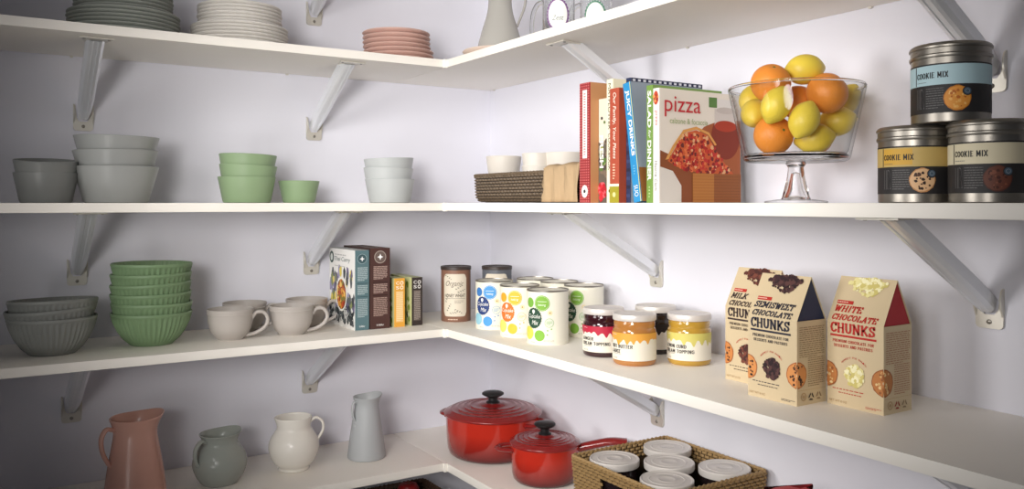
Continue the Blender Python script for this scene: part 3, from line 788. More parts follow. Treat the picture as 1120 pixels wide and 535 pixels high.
chunk_box('kraft gabled box of milk chocolate chunks, half hidden at the back left', -.161, -1.0505, 'MILK', (150, 50, 40), (60, 44, 44), [(92, 48, 40), (70, 36, 32), (120, 66, 52)], ((206, 132, 70), (170, 96, 50)), [(90, 50, 30), (60, 34, 24)])
chunk_box('kraft gabled box of semisweet chocolate chunks with navy side flap', -.221, -1.1545, 'SEMISWEET', (44, 56, 84), NAVY, [(62, 38, 40), (44, 26, 30), (88, 56, 54)], ((218, 146, 84), (180, 106, 60)), [(50, 32, 26), (76, 48, 34)])
chunk_box('kraft gabled box of white chocolate chunks with red side flap', -.162, -1.2545, 'WHITE', (176, 36, 44), RED, [(236, 226, 160), (250, 244, 200), (214, 200, 120)], ((190, 122, 66), (156, 90, 48)), [(236, 206, 150), (150, 88, 48), (222, 180, 120)])

# ------------------------------------------------------------------ jugs and pitchers
def prof_fn(pts, th=.0035):
    out = smooth_path([(r, 0, z) for r, z in pts], 5); out = [(p.x, p.z) for p in out]
    inner = [(max(r - th, 0), z) for r, z in out[::-1]]
    zmin = out[0][1]
    r0 = out[0][0]
    inner = [(r, z) for r, z in inner if z > zmin + .006]
    top = out[-1]
    return [(0, .0015), (r0 * .85, .0015), (r0 * .88, 0)] + out + [(top[0] - th * .3, top[1] + .0012), (top[0] - th * .8, top[1] + .0008)] + inner + [(inner[-1][0] * .9, zmin + .005), (0, zmin + .005)]
def jug(name, label, x, y, z, pts, matl, rz, spout, ang, handle, hr, cat='jug', lip=.0):
    t = thing(name, label, cat, (x, y, z), rz)
    H = pts[-1][1]
    def fn(r, zz, a):
        q = max(0, (zz - H * .80) / (H * .2)); d = (a - ang + PI) % (2 * PI) - PI
        g = math.exp(-(d / .75) ** 2)
        k = spout * q * q * g
        pinch = -.10 * spout * q * (math.exp(-((abs(d) - 1.3) / .4) ** 2))
        rr = r + k + pinch
        return rr * math.cos(a), rr * math.sin(a), zz + (lip * q * q * g)
    b = MB(); b.lathe(prof_fn(pts), 72, fn=fn); b.build('body', matl, t, angle=60)
    hp = smooth_path(handle, 6); n = len(hp)
    b = MB(); b.tube(hp, [hr * (1.25 - .35 * math.sin(PI * i / (n - 1))) for i in range(n)], [hr * .62] * n, (0, 1, 0), 12); b.build('handle', matl, t)
    return t
# handle profile in local xz plane
x, y, s = on_left(148, .16)
jug('pitcher', 'tall terracotta pink pitcher at bottom left with handle on its left', x, y, Z[4],
    [(.058, 0), (.061, .004), (.0585, .03), (.053, .07), (.046, .11), (.0425, .135), (.0445, .152), (.050, .168)], ceramic('terracotta_pink_glaze', (218, 168, 152), .26),
    face_cam(x, y) + math.radians(22), .008, 0,
    [(-.042, 0, .148), (-.058, 0, .152), (-.068, 0, .135), (-.066, 0, .108), (-.056, 0, .085), (-.047, 0, .07), (-.05, 0, .058)], .0072, 'pitcher', .006)
x, y, s = on_left(240.5, .155)
jug('round_jug', 'small grey-green rounded jug beside the pink pitcher', x, y, Z[4],
    [(.036, 0), (.040, .003), (.051, .02), (.0575, .042), (.054, .062), (.0435, .08), (.0375, .088), (.039, .099), (.0435, .108)], ceramic('celadon_grey_glaze', (160, 165, 158), .2),
    face_cam(x, y) + math.radians(38), .006, 0,
    [(-.036, 0, .094), (-.048, 0, .100), (-.061, 0, .088), (-.064, 0, .07), (-.058, 0, .052), (-.050, 0, .046)], .0062, 'jug', .004)
x, y, s = on_left(321.5, .15)
jug('round_jug', 'cream white rounded jug with handle on its right', x, y, Z[4],
    [(.033, 0), (.036, .003), (.034, .007), (.047, .02), (.0565, .045), (.0545, .068), (.043, .088), (.0385, .097), (.0395, .112), (.0405, .120)], ceramic('cream_white_glaze', (234, 229, 220), .22),
    face_cam(x, y) + math.radians(0), .004, PI,
    [(.037, 0, .108), (.050, 0, .116), (.064, 0, .106), (.066, 0, .088), (.058, 0, .072), (.052, 0, .062)], .0052, 'jug', .0)
x, y, s = on_left(401, .155)
jug('pitcher', 'tall slim grey pitcher standing left of the big red pot', x, y, Z[4],
    [(.043, 0), (.0455, .003), (.044, .02), (.039, .06), (.0325, .10), (.029, .122), (.0295, .135), (.033, .146)], ceramic('blue_grey_glaze', (176, 179, 181), .4),
    face_cam(x, y) + math.radians(35), .007, 0,
    [(-.027, 0, .134), (-.036, 0, .138), (-.041, 0, .125), (-.039, 0, .105), (-.032, 0, .088), (-.036, 0, .08)], .0042, 'pitcher', .005)
# pitcher and its saucer on the upper right shelf
x, y, s = on_right(547, .205)
o = tag(plate_mesh(.088, .010).build('plate', ceramic('rose_cream_glaze', (226, 206, 192)), loc=(x, y, Z[1])), 'rose cream plate under the tall pitcher on the upper shelf', 'plate')
jug('pitcher', 'tall pale grey pitcher on a plate at the top, right of the corner', x, y, Z[1] + .0065,
    [(.052, 0), (.0545, .004), (.050, .03), (.040, .065), (.031, .095), (.0275, .12), (.029, .145), (.036, .17)], ceramic('pale_grey_glaze', (178, 175, 169), .22),
    face_cam(x, y) + math.radians(-4), .012, PI,
    [(.030, 0, .150), (.045, 0, .160), (.058, 0, .145), (.058, 0, .115), (.046, 0, .082), (.040, 0, .066)], .0048, 'pitcher', .008)

# ------------------------------------------------------------------ glass jars on the upper right shelf
def glass_jar(label, px, off, rpx, lab_c, word):
    x, y, s = on_right(px, off); R = rpx * s; h = .16
    t = thing('glass_jar', label, 'jar', (x, y, Z[1]), face_cam(x, y), 'labelled glass jars')
    b = MB(); b.lathe([(0, .004), (R * .8, .004), (R * .85, 0), (R * .97, .003), (R, .01), (R, h * .85), (R * .9, h * .93), (R * .85, h), (R * .8, h), (R * .85, h * .92), (R * .94, h * .84), (R * .94, .014), (R * .85, .010), (0, .009)], 56)
    body = b.build('body', M['jarglass'], t)
    hp = smooth_path([(-R * .97, 0, .085), (-R * 1.35, 0, .078), (-R * 1.62, 0, .055), (-R * 1.66, 0, .02), (-R * 1.5, 0, .010), (-R * .98, 0, .012)], 6)
    b = MB(); b.tube(hp, .006, .005, (0, 1, 0), 10); b.build('handle', M['jarglass'], t)
    p = Print(cyl_map(R + .0004)); u0 = -.002; v0 = .052; n = 56
    uv = [(u0, v0)]; 
    for k in range(n):
        a = 2 * PI * k / n; q = 1 + .05 * math.cos(28 * a); uv.append((u0 + .0245 * q * math.cos(a), v0 + .034 * q * math.sin(a)))
    for k in range(n): u, v = uv[1 + k]; uv.append(((u - u0) * .5 + u0, (v - v0) * .5 + v0))
    fs = [(1 + k, 1 + (k + 1) % n, 1 + n + (k + 1) % n, 1 + n + k) for k in range(n)] + [(0, 1 + n + k, 1 + n + (k + 1) % n) for k in range(n)]
    p.put(uv, fs, lab_c, 1)
    p.disc(u0, v0, .0205, (244, 244, 240), 2, ry=.0295, n=36, rings=4)
    p.text(word, u0 - .012, v0 - .012, .024, .010, (110, 120, 110), 3, 0, .25)
    p.build('label', body)
glass_jar('glass jar with handle and purple-edged oval label, nearer the pitcher', 611, .20, 17.5, (128, 92, 140), 'Zest')
glass_jar('glass jar with green-edged oval label, right of the purple-labelled jar', 652, .12, 17.5, (92, 140, 118), 'Mint')

# ------------------------------------------------------------------ baskets
def basket(name, label, cat, x0, x1, y0, y1, z, h, rc, cell, gap_m, cane_m, taper=0, slot=None, group=None, rim=.0045, bulge=.0022, floor_only=False, round_bottom=0, jag=.15):
    cx, cy = (x0 + x1) / 2, (y0 + y1) / 2; hx, hy = (x1 - x0) / 2, (y1 - y0) / 2
    t = thing(name, label, cat, (cx, cy, z), 0, group)
    # rounded-rectangle path, counter-clockwise
    def path(ins, n=7):
        P = []
        for (sx, sy, a0) in ((1, -1, -PI / 2), (1, 1, 0), (-1, 1, PI / 2), (-1, -1, PI)):
            r = max(rc - ins * .6, .003)
            for k in range(n + 1):
                a = a0 + PI / 2 * k / n
                P.append(Vector((sx * (hx - ins - r) + r * math.cos(a), sy * (hy - ins - r) + r * math.sin(a), 0)))
        return P
    base = path(0)
    seg = [(base[i], base[(i + 1) % len(base)]) for i in range(len(base))]
    Ltot = sum((b - a).length for a, b in seg)
    def at(s_):
        s_ = s_ % Ltot
        for a, b in seg:
            l = (b - a).length
            if s_ <= l and l > 0: return a.lerp(b, s_ / l), (b - a).normalized()
            s_ -= l
        return seg[0][0], (seg[0][1] - seg[0][0]).normalized()
    def pt(s_, v, out):
        p, T = at(s_); N = Vector((T.y, -T.x, 0))
        q = v / h; ins = taper * (1 - q)
        if round_bottom and v < round_bottom: ins += round_bottom * (1 - math.sqrt(max(0, 1 - (1 - v / round_bottom) ** 2)))
        return p + N * (out - ins) + Vector((0, 0, v))
    cw, chh = cell; ncol = round(Ltot / cw); cw = Ltot / ncol; nrow = round((h - .004) / chh); chh = (h - .004) / nrow
    wall = MB(); weave = MB(); rn = random.Random(5)
    def in_slot(s_, v):
        if not slot: return False
        p, T = at(s_)
        N = Vector((T.y, -T.x, 0))
        return N.x < -.9 and abs(p.y - slot[0]) < slot[1] and slot[2] < v < slot[3]
    for j in range(nrow):
        for i in range(ncol):
            s0 = i * cw; v0 = .002 + j * chh; sm = s0 + cw / 2
            if in_slot(sm, v0 + chh / 2): continue
            A = [pt(s0, v0, -.0015), pt(s0 + cw, v0, -.0015), pt(s0 + cw, v0 + chh, -.0015), pt(s0, v0 + chh, -.0015)]
            B = [pt(s0, v0, -.005), pt(s0 + cw, v0, -.005), pt(s0 + cw, v0 + chh, -.005), pt(s0, v0 + chh, -.005)]
            wall.add(A + B, [(0, 1, 2, 3), (7, 6, 5, 4), (0, 4, 5, 1), (3, 2, 6, 7), (1, 5, 6, 2), (0, 3, 7, 4)])
            sh = s0 + (cw / 2 if j % 2 else 0)
            g = .2; b = bulge * (1 - jag + 2 * jag * rn.random())
            a0, a1, b0, b1 = sh + cw * g * .5, sh + cw * (1 - g * .5), v0 + chh * .1, v0 + chh * .9
            am, d = (a0 + a1) / 2, (a1 - a0) * .25; c0, c1 = v0 + chh * .28, v0 + chh * .72
            V = [pt(a0, b0, -.0015), pt(a1, b0, -.0015), pt(a1, b1, -.0015), pt(a0, b1, -.0015),
                 pt(a0 + d * .6, c0, b), pt(a1 - d * .6, c0, b), pt(a1 - d * .6, c1, b), pt(a0 + d * .6, c1, b)]
            weave.add(V, [(0, 1, 5, 4), (1, 2, 6, 5), (2, 3, 7, 6), (3, 0, 4, 7), (4, 5, 6, 7)])
            if j >= nrow - 4 or floor_only:       # inner face strands, seen near the rim
                V2 = [pt(a0, b0, -.005), pt(a1, b0, -.005), pt(a1, b1, -.005), pt(a0, b1, -.005),
                      pt(a0 + d * .6, c0, -.005 - b), pt(a1 - d * .6, c0, -.005 - b), pt(a1 - d * .6, c1, -.005 - b), pt(a0 + d * .6, c1, -.005 - b)]
                weave.add(V2, [(0, 4, 5, 1), (1, 5, 6, 2), (2, 6, 7, 3), (3, 7, 4, 0), (4, 7, 6, 5)])
    w = wall.build('wall', gap_m, t, smooth=False)
    weave.build('weave', cane_m, w, angle=70)
    b = MB(); ins = taper + round_bottom * .8 + .004; fp = path(ins)
    n = len(fp); b.add([p + Vector((0, 0, .001)) for p in fp] + [p + Vector((0, 0, .005)) for p in fp], [tuple(range(n))[::-1], tuple(range(n, 2 * n))] + [(i, (i + 1) % n, n + (i + 1) % n, n + i) for i in range(n)])
    b.build('bottom', gap_m, t, smooth=False)
    # braided rim: two strands winding round each other
    K = int(Ltot / .006)
    for ph in (0, PI):
        P = []
        for k in range(K):
            s_ = Ltot * k / K; a = ph + s_ / .022 * 2 * PI
            p = pt(s_, h, -.002 + rim * .45 * math.cos(a)); p.z = h - rim * .3 + rim * .45 * math.sin(a); P.append(p)
        b = MB(); b.tube(P, rim * .62, rim * .62, (0, 0, 1), 8, closed=True); b.build('rim_strand', cane_m, t)
    return t
cane = mat('honey_cane', rgb(160, 130, 86), .55, var=.28, vscale=90); cane_d = mat('cane_gap', rgb(70, 52, 32), .8)
basket('wicker_basket', 'honey-coloured square wicker basket holding jars on the pot shelf', 'basket', -.2610, -.0125, -1.014, -.742, Z[4], .125, .008, (.0145, .0066), cane_d, cane,
       taper=.012, slot=(0, .045, .072, .104), bulge=.0023, rim=.0042)
dk_cane = mat('dark_cane', rgb(104, 88, 70), .5, var=.45, vscale=130); dk_gap = mat('dark_cane_gap', rgb(40, 31, 24), .8)
basket('wicker_tray', 'dark brown low wicker tray left of the books, holding white bowls', 'basket', -.238, -.045, -.715, -.306, Z[2], .0655, .03, (.0135, .0072), dk_gap, dk_cane,
       taper=.004, round_bottom=.018, bulge=.0021, rim=.0048)
b_m = mat('black_brown_cane', rgb(84, 62, 48), .6, var=.3, vscale=90)
basket('wicker_crate', 'near-black wicker crate on the lowest shelf under the joint of the shelves', 'basket', -.64, -.253, -.285, -.085, Z[5], .215, .012, (.014, .008), dk_gap, b_m, taper=.006, rim=.006)
# red tin lid and fruits inside the crate
b = MB(); b.lathe([(0, .002), (.03, 0), (.04, .012), (.046, .034), (.044, .06), (.034, .078), (.018, .084), (.006, .081), (0, .076)], 40, fn=lambda r, z, a: (r * (1 + .02 * math.cos(5 * a)) * math.cos(a), r * (1 + .02 * math.cos(5 * a)) * math.sin(a), z))
px_, py_ = -.332, -.160
cl = MB(); cl.box(-.055, .055, -.055, .055, 0, .182, bev=.006)
tag(cl.build('storage_box', mat('dark_green_card', rgb(44, 52, 40), .6), loc=(px_, py_, Z[5] + .0055)), 'dark box inside the near-black crate under the red apple', 'box')
ap = thing('apple', 'small red apple showing above the rim of the near-black crate', 'fruit', (px_, py_, Z[5] + .1877))
b.xf(Matrix.Scale(.62, 4)); b.build('flesh', mat('apple_red', rgb(150, 30, 34), .3, var=.15, vscale=30), ap)
b = MB(); b.tube([(0, 0, .046), (.001, 0, .052), (.003, 0, .057)], .0012, n=6); b.build('stem', ink((80, 60, 36)), ap)

# jars in the honey basket
def basket_jar(label, x, y):
    R, h = .0440, .122
    t = thing('storage_jar', label, 'jar', (x, y, Z[4] + .0055), 0, 'jars with silver lids in the wicker basket')
    b = MB(); b.lathe([(0, .002), (R * .85, .002), (R * .9, 0), (R * .98, .004), (R, .01), (R, h - .03), (R * .96, h - .022), (R * .93, h - .018), (R * .93, h - .004), (0, h - .004)], 48)
    b.build('glass_body', mat('dark_jar', rgb(36, 26, 28), .12, coat=.5), t)
    R2 = .0475
    b = MB(); b.lathe([(R * .9, h - .013), (R2 * .99, h - .013), (R2, h - .011), (R2, h - .0015), (R2 * .975, h), (R2 * .93, h - .0002), (R2 * .90, h - .0015), (R2 * .7, h - .0012), (R2 * .68, h - .0004), (R2 * .64, h - .0004), (R2 * .62, h - .0012), (R2 * .35, h - .0012), (R2 * .33, h - .0006), (R2 * .29, h - .0006), (R2 * .27, h - .0012), (0, h - .0012)], 56)
    b.build('lid', M['lid'], t)
    return t
J = [('silver-lidded jar in the wicker basket, left one by the red pot', -.2045, -.808), ('silver-lidded jar in the wicker basket, back one by the wall', -.067, -.806),
     ('silver-lidded jar in the middle of the wicker basket', -.131, -.880), ('silver-lidded jar in the wicker basket, front one at the photo bottom', -.204, -.953),
     ('silver-lidded jar in the wicker basket, rightmost one', -.068, -.960)]
jj = basket_jar(*J[0])
for lb, x, y in J[1:]: dup(jj, (x, y, Z[4] + .0055), (0, 0, 0), lb)

# white bowls in the dark tray, brown paper over it
c_w = ceramic('white_glaze', (222, 215, 205), .35)
def small_bowl(r, h, label, x, y, z, group='white bowls in the dark wicker tray', rot=(0, 0, 0)):
    o = tag(bowl_mesh(r, r * .82, h, .003).build('bowl', c_w, loc=(x, y, z)), label, 'bowl', group); o.rotation_euler = rot; return o
zb = Z[2] + .0055
x, y, s = on_right(551, .135); small_bowl(20 * s, .060, 'white ramekin bowl at the left of the wicker tray, under another', x, y, zb); 
small_bowl(19.5 * s, .060, 'white ramekin bowl on top at the left of the wicker tray', x, y, zb + .0495)
x, y, s = on_right(587.5, .150); small_bowl(16.8 * s, .052, 'lower white bowl in the middle stack of the wicker tray', x, y, zb)
small_bowl(16.8 * s, .052, 'second white bowl from below in the middle stack of the wicker tray', x, y, zb + .028)
small_bowl(16.8 * s, .052, 'topmost white bowl in the middle stack of the wicker tray', x, y, zb + .056)
x, y, s = on_right(618, .098); small_bowl(24 * s, .055, 'large white bowl under another beside the red gingham book', x, y, zb); small_bowl(24.5 * s, .055, 'large white bowl on top beside the red gingham book', x, y, zb + .054)
def paper():
    m = MB(); nu, nv = 26, 12
    P = []
    for i in range(nu + 1):
        for j in range(nv + 1):
            u = i / nu; v = j / nv
            yy = -.632 - .125 * u + (.006 * math.sin(j * 1.7) if i == 0 else 0)
            if v < .7:
                q = v / .7; zz = .002 + .072 * q; xx = -.2475 - .004 * math.sin(u * 21) - .0025 * math.sin(u * 50 + q * 5) - .003 * (1 - q) * (1 + math.sin(9 * u))
            else:
                q = (v - .7) / .3; zz = .074 + .004 * math.sin(PI * q) + .002 * math.sin(u * 14); xx = -.2475 + .05 * q - .004 * math.sin(u * 21) * (1 - q)
            P.append((xx, yy, zz + .006 * u * v))
    fs = [(i * (nv + 1) + j, (i + 1) * (nv + 1) + j, (i + 1) * (nv + 1) + j + 1, i * (nv + 1) + j + 1) for i in range(nu) for j in range(nv)]
    m.add(P, fs); o = m.build('paper_liner', mat('kraft_paper', rgb(178, 152, 118), .8, var=.1, vscale=30, bump=.4, bscale=60), loc=(0, 0, Z[2]), angle=80)
    sm = o.modifiers.new('thick', 'SOLIDIFY'); sm.thickness = .0008
    tag(o, 'crumpled brown paper draped over the dark wicker tray beside the books', 'paper')
paper()

# ------------------------------------------------------------------ cookbooks
def book(name, label, px0, px1, off, w, h, cover, spine=None, lean=0, group='cookbooks', pages=(232, 226, 214), y01=None):
    # spine faces the room (-x), front cover faces the camera end of the shelf (-y); local frame: +x towards the viewer's right, -y out of the shelf
    if y01: ya, yb = y01
    else: ya = on_right(px0, off)[1]; yb = on_right(px1, off)[1]
    th = ya - yb
    t = thing(name, label, 'book', (-off, ya, Z[2]), -PI / 2, group)
    # local x: 0..th , local y: 0..w (into shelf), z 0..h
    cm, sm, pm = ink(cover), ink(spine or cover), mat('paper_pages', rgb(*pages), .8)
    b = MB(); c = .0018
    b.box(0, c, .0, w, 0, h, bev=.0004); b.box(th - c, th, .0, w, 0, h, bev=.0004)
    co = b.build('cover', cm, t)
    b = MB(); b.box(0.0002, th - .0002, -.0012, .0016, 0, h, bev=.0006); so = b.build('spine', sm, t)
    b = MB(); b.box(c, th - c, .0016, w - .003, .003, h - .003); b.build('pages', pm, t, smooth=False)
    if lean: t.rotation_euler = (0, math.radians(lean), -PI / 2)
    ps = Print(plane_map((0, -.0012, 0), (1, 0, 0), (0, 0, 1), (0, -1, 0)))
    pf = Print(plane_map((th, 0, 0), (0, 1, 0), (0, 0, 1), (1, 0, 0)))
    return t, so, co, ps, pf, th
wht = (245, 243, 238)
# 1 red gingham
t, so, co, ps, pf, th = book('cookbook', 'thick cookbook with red gingham spine and tan cover, leftmost of the books', 0, 0, .255, .20, .229, (196, 142, 96), (168, 56, 56), y01=(-.7670, -.7990))
nx = 5; ny = 46
for i in range(nx):
    ps.rect(th * (i + .0) / nx, 0, th * (i + .45) / nx, .229, (198, 110, 108), 1)
for j in range(ny): ps.rect(0, .229 * j / ny, th, .229 * (j + .42) / ny, (142, 34, 40), 1.5)
ps.rect(th * .3, .085, th * .74, .215, (240, 226, 222), 3)
ps.lines(th * .42, .09, th * .6, .21, 24, (190, 110, 110), 4, .4, 1.0)
ps.disc(th / 2, .022, .0095, wht, 3, ry=.012); ps.disc(th / 2, .022, .0035, (40, 36, 36), 4)
ps.build('printed_spine', so)
pf.disc(.085, .12, .06, (92, 52, 40), 2, ry=.095); pf.disc(.085, .12, .052, (150, 96, 70), 3, ry=.086); pf.build('printed_cover', co)
# 2 FRESH
t, so, co, ps, pf, th = book('cookbook', 'cookbook with white FRESH lettering and a photo of vegetables on the spine', 0, 0, .235, .17, .197, (120, 110, 90), (222, 214, 196), y01=(-.8000, -.8330))
ps.rect(0, 0, th, .115, (96, 88, 78), 1)
for i in range(26): ps.blob(ps.rnd.uniform(.003, th - .003), ps.rnd.uniform(.045, .12), .0055, [(86, 116, 54), (74, 62, 56), (120, 104, 88), (150, 160, 96)][i % 4], 1.5 + i * .01)
ps.pile(th * .36, .022, th * .33, 36, [(206, 44, 56), (232, 96, 104), (176, 26, 40)], .0045, 2, 1.4)
ps.text('FRESH', th * .12, .128, .062, th * .36, wht, 4, .03, 0, 1)
ps.disc(th * .3, .160, .003, (60, 60, 60), 3); ps.disc(th * .55, .152, .003, (90, 120, 60), 3)
ps.build('printed_spine', so)
# 3 cream
t, so, co, ps, pf, th = book('cookbook', 'tall cream cookbook with narrow dark lettering on the spine', 0, 0, .25, .19, .228, (238, 230, 200), (240, 234, 206), y01=(-.8427, -.8612))
ps.text('MAYFLOWER', th * .25, .220, .085, th * .45, (90, 86, 64), 3, .0, 0, 1); ps.text('COOKBOOK', th * .25, .128, .068, th * .45, (90, 86, 64), 3, .0, 0, 1)
ps.disc(th / 2, .022, .003, (60, 50, 40), 3); ps.build('printed_spine', so)
# 4 terracotta
t, so, co, ps, pf, th = book('cookbook', 'terracotta cookbook with white script title and olive foot on the spine', 0, 0, .258, .185, .208, (170, 74, 50), (176, 78, 54), y01=(-.8616, -.8880))
ps.rect(0, 0, th, .030, (160, 150, 40), 2); ps.rect(0, .030, th, .0345, (240, 232, 214), 2)
ps.text('Our Family, Your Plates', th * .3, .200, .120, th * .42, (246, 232, 216), 3, .01, .2, 1); ps.lines(th * .35, .042, th * .6, .072, 6, (236, 200, 170), 3, .4, 1)
ps.disc(th / 2, .015, .0045, (220, 214, 150), 3); ps.build('printed_spine', so)
# 5 navy
ynavy0 = on_right(680, .25)[1]; 
t, so, co, ps, pf, th = book('cookbook', 'large navy cookbook with white-checked edge and grey-blue cover behind the blue one', 0, 0, .242, .176, .2255, (150, 160, 172), (40, 50, 84), y01=(-.8885, -.9010))
for j in range(14): ps.rect(th * .1, .01 + j * .0155, th * .9, .016 + j * .0155, (30, 36, 60) if j % 2 else (52, 66, 104), 1)
ps.poly([(th * .2, .14), (th * .95, .155), (th * .9, .175), (th * .3, .15)], (214, 176, 70), 3); ps.build('printed_spine', so)
pf.rect(0, 0, .176, .2255, (158, 168, 180), 1)
pf.rect(0, .2175, .176, .2255, (34, 40, 72), 2)
for k in range(14): pf.rect(.003 + k * .0125, .2195, .0095 + k * .0125, .2235, (220, 222, 230), 3)
pf.rect(.03, .05, .07, .2, (196, 186, 172), 2); pf.rect(.075, .02, .12, .16, (120, 132, 110), 2); pf.rect(.03, .012, .06, .05, (176, 120, 50), 2.5)
pf.build('printed_cover', co)
bt = MB(); 
# 6 JUICY DRINKS leaning
t, so, co, ps, pf, th = book('cookbook', 'bright blue JUICY DRINKS cookbook leaning to the left', 0, 0, .262, .17, .2135, (64, 150, 190), (42, 140, 196), lean=-8.2, y01=(-.9335, -.9535))
t.location.z += 0.0
t.location = (t.location.x, t.location.y, Z[2] + .021 * math.sin(math.radians(7.2)) * 0 + .0002)
ps.text('JUICY DRINKS', th * .22, .200, .118, th * .56, wht, 3, .03, 0, 1)
ps.lines(th * .4, .048, th * .6, .066, 4, (120, 190, 220), 3, .4, 1); ps.text('SUO', th * .25, .030, .020, th * .5, wht, 3, .0, 0, 1)
ps.rect(th * .93, 0, th, .2135, (232, 220, 110), 2); ps.build('printed_spine', so)
pf.rect(.0, 0, .17, .2135, (150, 160, 174), 1); pf.rect(.0, .0, .17, .06, (150, 96, 50), 2); pf.build('printed_cover', co)
# 7 SALAD for DINNER
t, so, co, ps, pf, th = book('cookbook', 'green SALAD for DINNER cookbook just behind the pizza book', 0, 0, .252, .165, .2035, (128, 160, 84), (116, 150, 70), y01=(-.9548, -.9716))
ps.text('SALAD', th * .22, .194, .064, th * .56, wht, 3, .03, 0, 1); ps.text('for', th * .35, .126, .014, th * .4, wht, 3, .0, .3, 1); ps.text('DINNER', th * .22, .108, .070, th * .56, wht, 3, .03, 0, 1)
ps.lines(th * .4, .008, th * .6, .030, 4, (190, 210, 150), 3, .4, 1); ps.build('printed_spine', so)
pf.disc(.14, .18, .018, (60, 92, 40), 2); pf.build('printed_cover', co)
# 8 pizza
t, so, co, ps, pf, th = book('cookbook', 'white pizza cookbook with a pizza slice on its front cover', 0, 0, .252, .197, .1965, (238, 232, 222), (244, 240, 232), y01=(-.9720, -.9868))
ps.disc(th / 2, .180, th * .42, (190, 70, 40), 2, ry=.012); ps.pile(th / 2, .180, th * .36, 12, [(226, 150, 80), (160, 40, 30)], .0025, 3)
ps.text('pizza', th * .3, .158, .026, th * .5, (206, 90, 90), 3, .0, 0, 1); ps.text('Maxine Clark', th * .35, .072, .052, th * .35, (70, 66, 62), 3, 0, 0, 1)
ps.build('printed_spine', so)
w, h = .197, .1965
pf.rect(.001, .001, w - .001, h - .001, (236, 228, 216), 1)
pf.poly([(.075, .001), (w - .001, .001), (w - .001, .150), (.150, .150), (.105, .135), (.08, .115)], (168, 92, 52), 2)          # board behind
pf.poly([(.001, .001), (.085, .001), (.07, .045), (.04, .06), (.001, .07)], (226, 220, 212), 2.2)
pf.poly([(.001, .062), (.03, .055), (.05, .03), (.05, .001), (.09, .001), (.09, .05), (.05, .075), (.001, .09)], (140, 78, 44), 2.4)
# jar of chilli oil
pf.disc(.158, .118, .036, (136, 52, 34), 3, ry=.040); pf.rect(.130, .138, .186, .168, (214, 206, 200), 3.2); pf.disc(.158, .138, .028, (176, 60, 34), 3.4, ry=.010)
pf.rect(.134, .166, .182, .186, (228, 224, 220), 3.4); pf.rect(.116, .170, .136, .188, (92, 132, 66), 3.5); pf.disc(.158, .166, .024, (200, 190, 184), 3.6, ry=.006)
# slice of pizza
sl = [(.018, .072), (.036, .096), (.058, .122), (.085, .128), (.112, .120), (.128, .100), (.150, .076), (.178, .052), (.150, .046), (.110, .052), (.07, .056), (.04, .062)]
cxy = (.09, .085)
for k in range(len(sl)): pf.poly([cxy, sl[k], sl[(k + 1) % len(sl)]], (206, 96, 52), 4)
cr = [(.012, .074), (.030, .100), (.054, .127), (.085, .134), (.116, .125), (.135, .104)]
for k in range(len(cr) - 1):
    a, b_ = cr[k], cr[k + 1]; c_ = (.9 * b_[0] + .1 * cxy[0], .9 * b_[1] + .1 * cxy[1]); d_ = (.9 * a[0] + .1 * cxy[0], .9 * a[1] + .1 * cxy[1])
    pf.poly([a, b_, c_, d_], (222, 160, 88), 5)
import itertools
def inside(q):
    s_ = 0
    for k in range(len(sl)):
        a, b_ = sl[k], sl[(k + 1) % len(sl)]
        if (a[1] > q[1]) != (b_[1] > q[1]) and q[0] < (b_[0] - a[0]) * (q[1] - a[1]) / (b_[1] - a[1]) + a[0]: s_ ^= 1
    return s_
n_ = 0
while n_ < 330:
    q = (pf.rnd.uniform(.02, .175), pf.rnd.uniform(.05, .12))
    if inside(q):
        pf.blob(q[0], q[1], .0029 * (.6 + pf.rnd.random() * .9), [(178, 40, 34), (204, 62, 46), (230, 178, 130), (146, 28, 30), (226, 120, 70), (196, 50, 48), (110, 40, 36)][n_ % 7], 5.2 + n_ * .0035); n_ += 1
# crate of wood in front
pf.rect(.076, .001, .128, .052, (186, 122, 60), 7); pf.rect(.128, .001, w - .001, .052, (150, 88, 44), 7)
for k in range(9): pf.rect(.076, .005 + k * .0052, .128, .0058 + k * .0052, (168, 104, 48), 7.5); pf.rect(.128, .005 + k * .0052, w - .001, .0058 + k * .0052, (128, 72, 36), 7.5)
pf.text('pizza', .010, .148, .085, .036, (196, 44, 52), 8, .0); pf.text('calzone & focaccia', .022, .137, .090, .010, (160, 176, 120), 8, .0)
pf.build('printed_cover', co)

# ------------------------------------------------------------------ trifle bowl with fruit
bx, by, bs = on_right(870.5, .155)
BR = 72.5 * bs
bb = thing('footed_glass_bowl', 'footed clear glass bowl heaped with citrus fruit on the eye-level shelf', 'bowl', (bx, by, Z[2]), 0)
rb = 56 * bs; zb0, zr = .064, .178
b = MB(); b.lathe([(0, zb0), (rb * .9, zb0), (rb * .97, zb0 + .002), (rb, zb0 + .006), (BR - .001, zr - .002), (BR - .0015, zr), (BR - .003, zr + .0005), (BR - .0045, zr - .001), (rb - .0030, zb0 + .016), (rb * .93, zb0 + .0125), (rb * .5, zb0 + .012), (0, zb0 + .012)], 96)
b.build('bowl_body', M['thin'], bb)
b = MB(); b.tube([((BR - .0025) * math.cos(2 * PI * k / 96), (BR - .0025) * math.sin(2 * PI * k / 96), zr + .001) for k in range(96)], .0022, .0018, (0, 0, 1), 10, closed=True); b.build('rim', M['glass'], bb)
b = MB(); b.lathe([(0, zb0 + .0006), (rb * .9, zb0 + .0006), (rb * .965, zb0 + .003), (rb * .975, zb0 + .009), (rb * .93, zb0 + .0115), (0, zb0 + .0112)], 96); b.build('base_slab', M['glass'], bb)
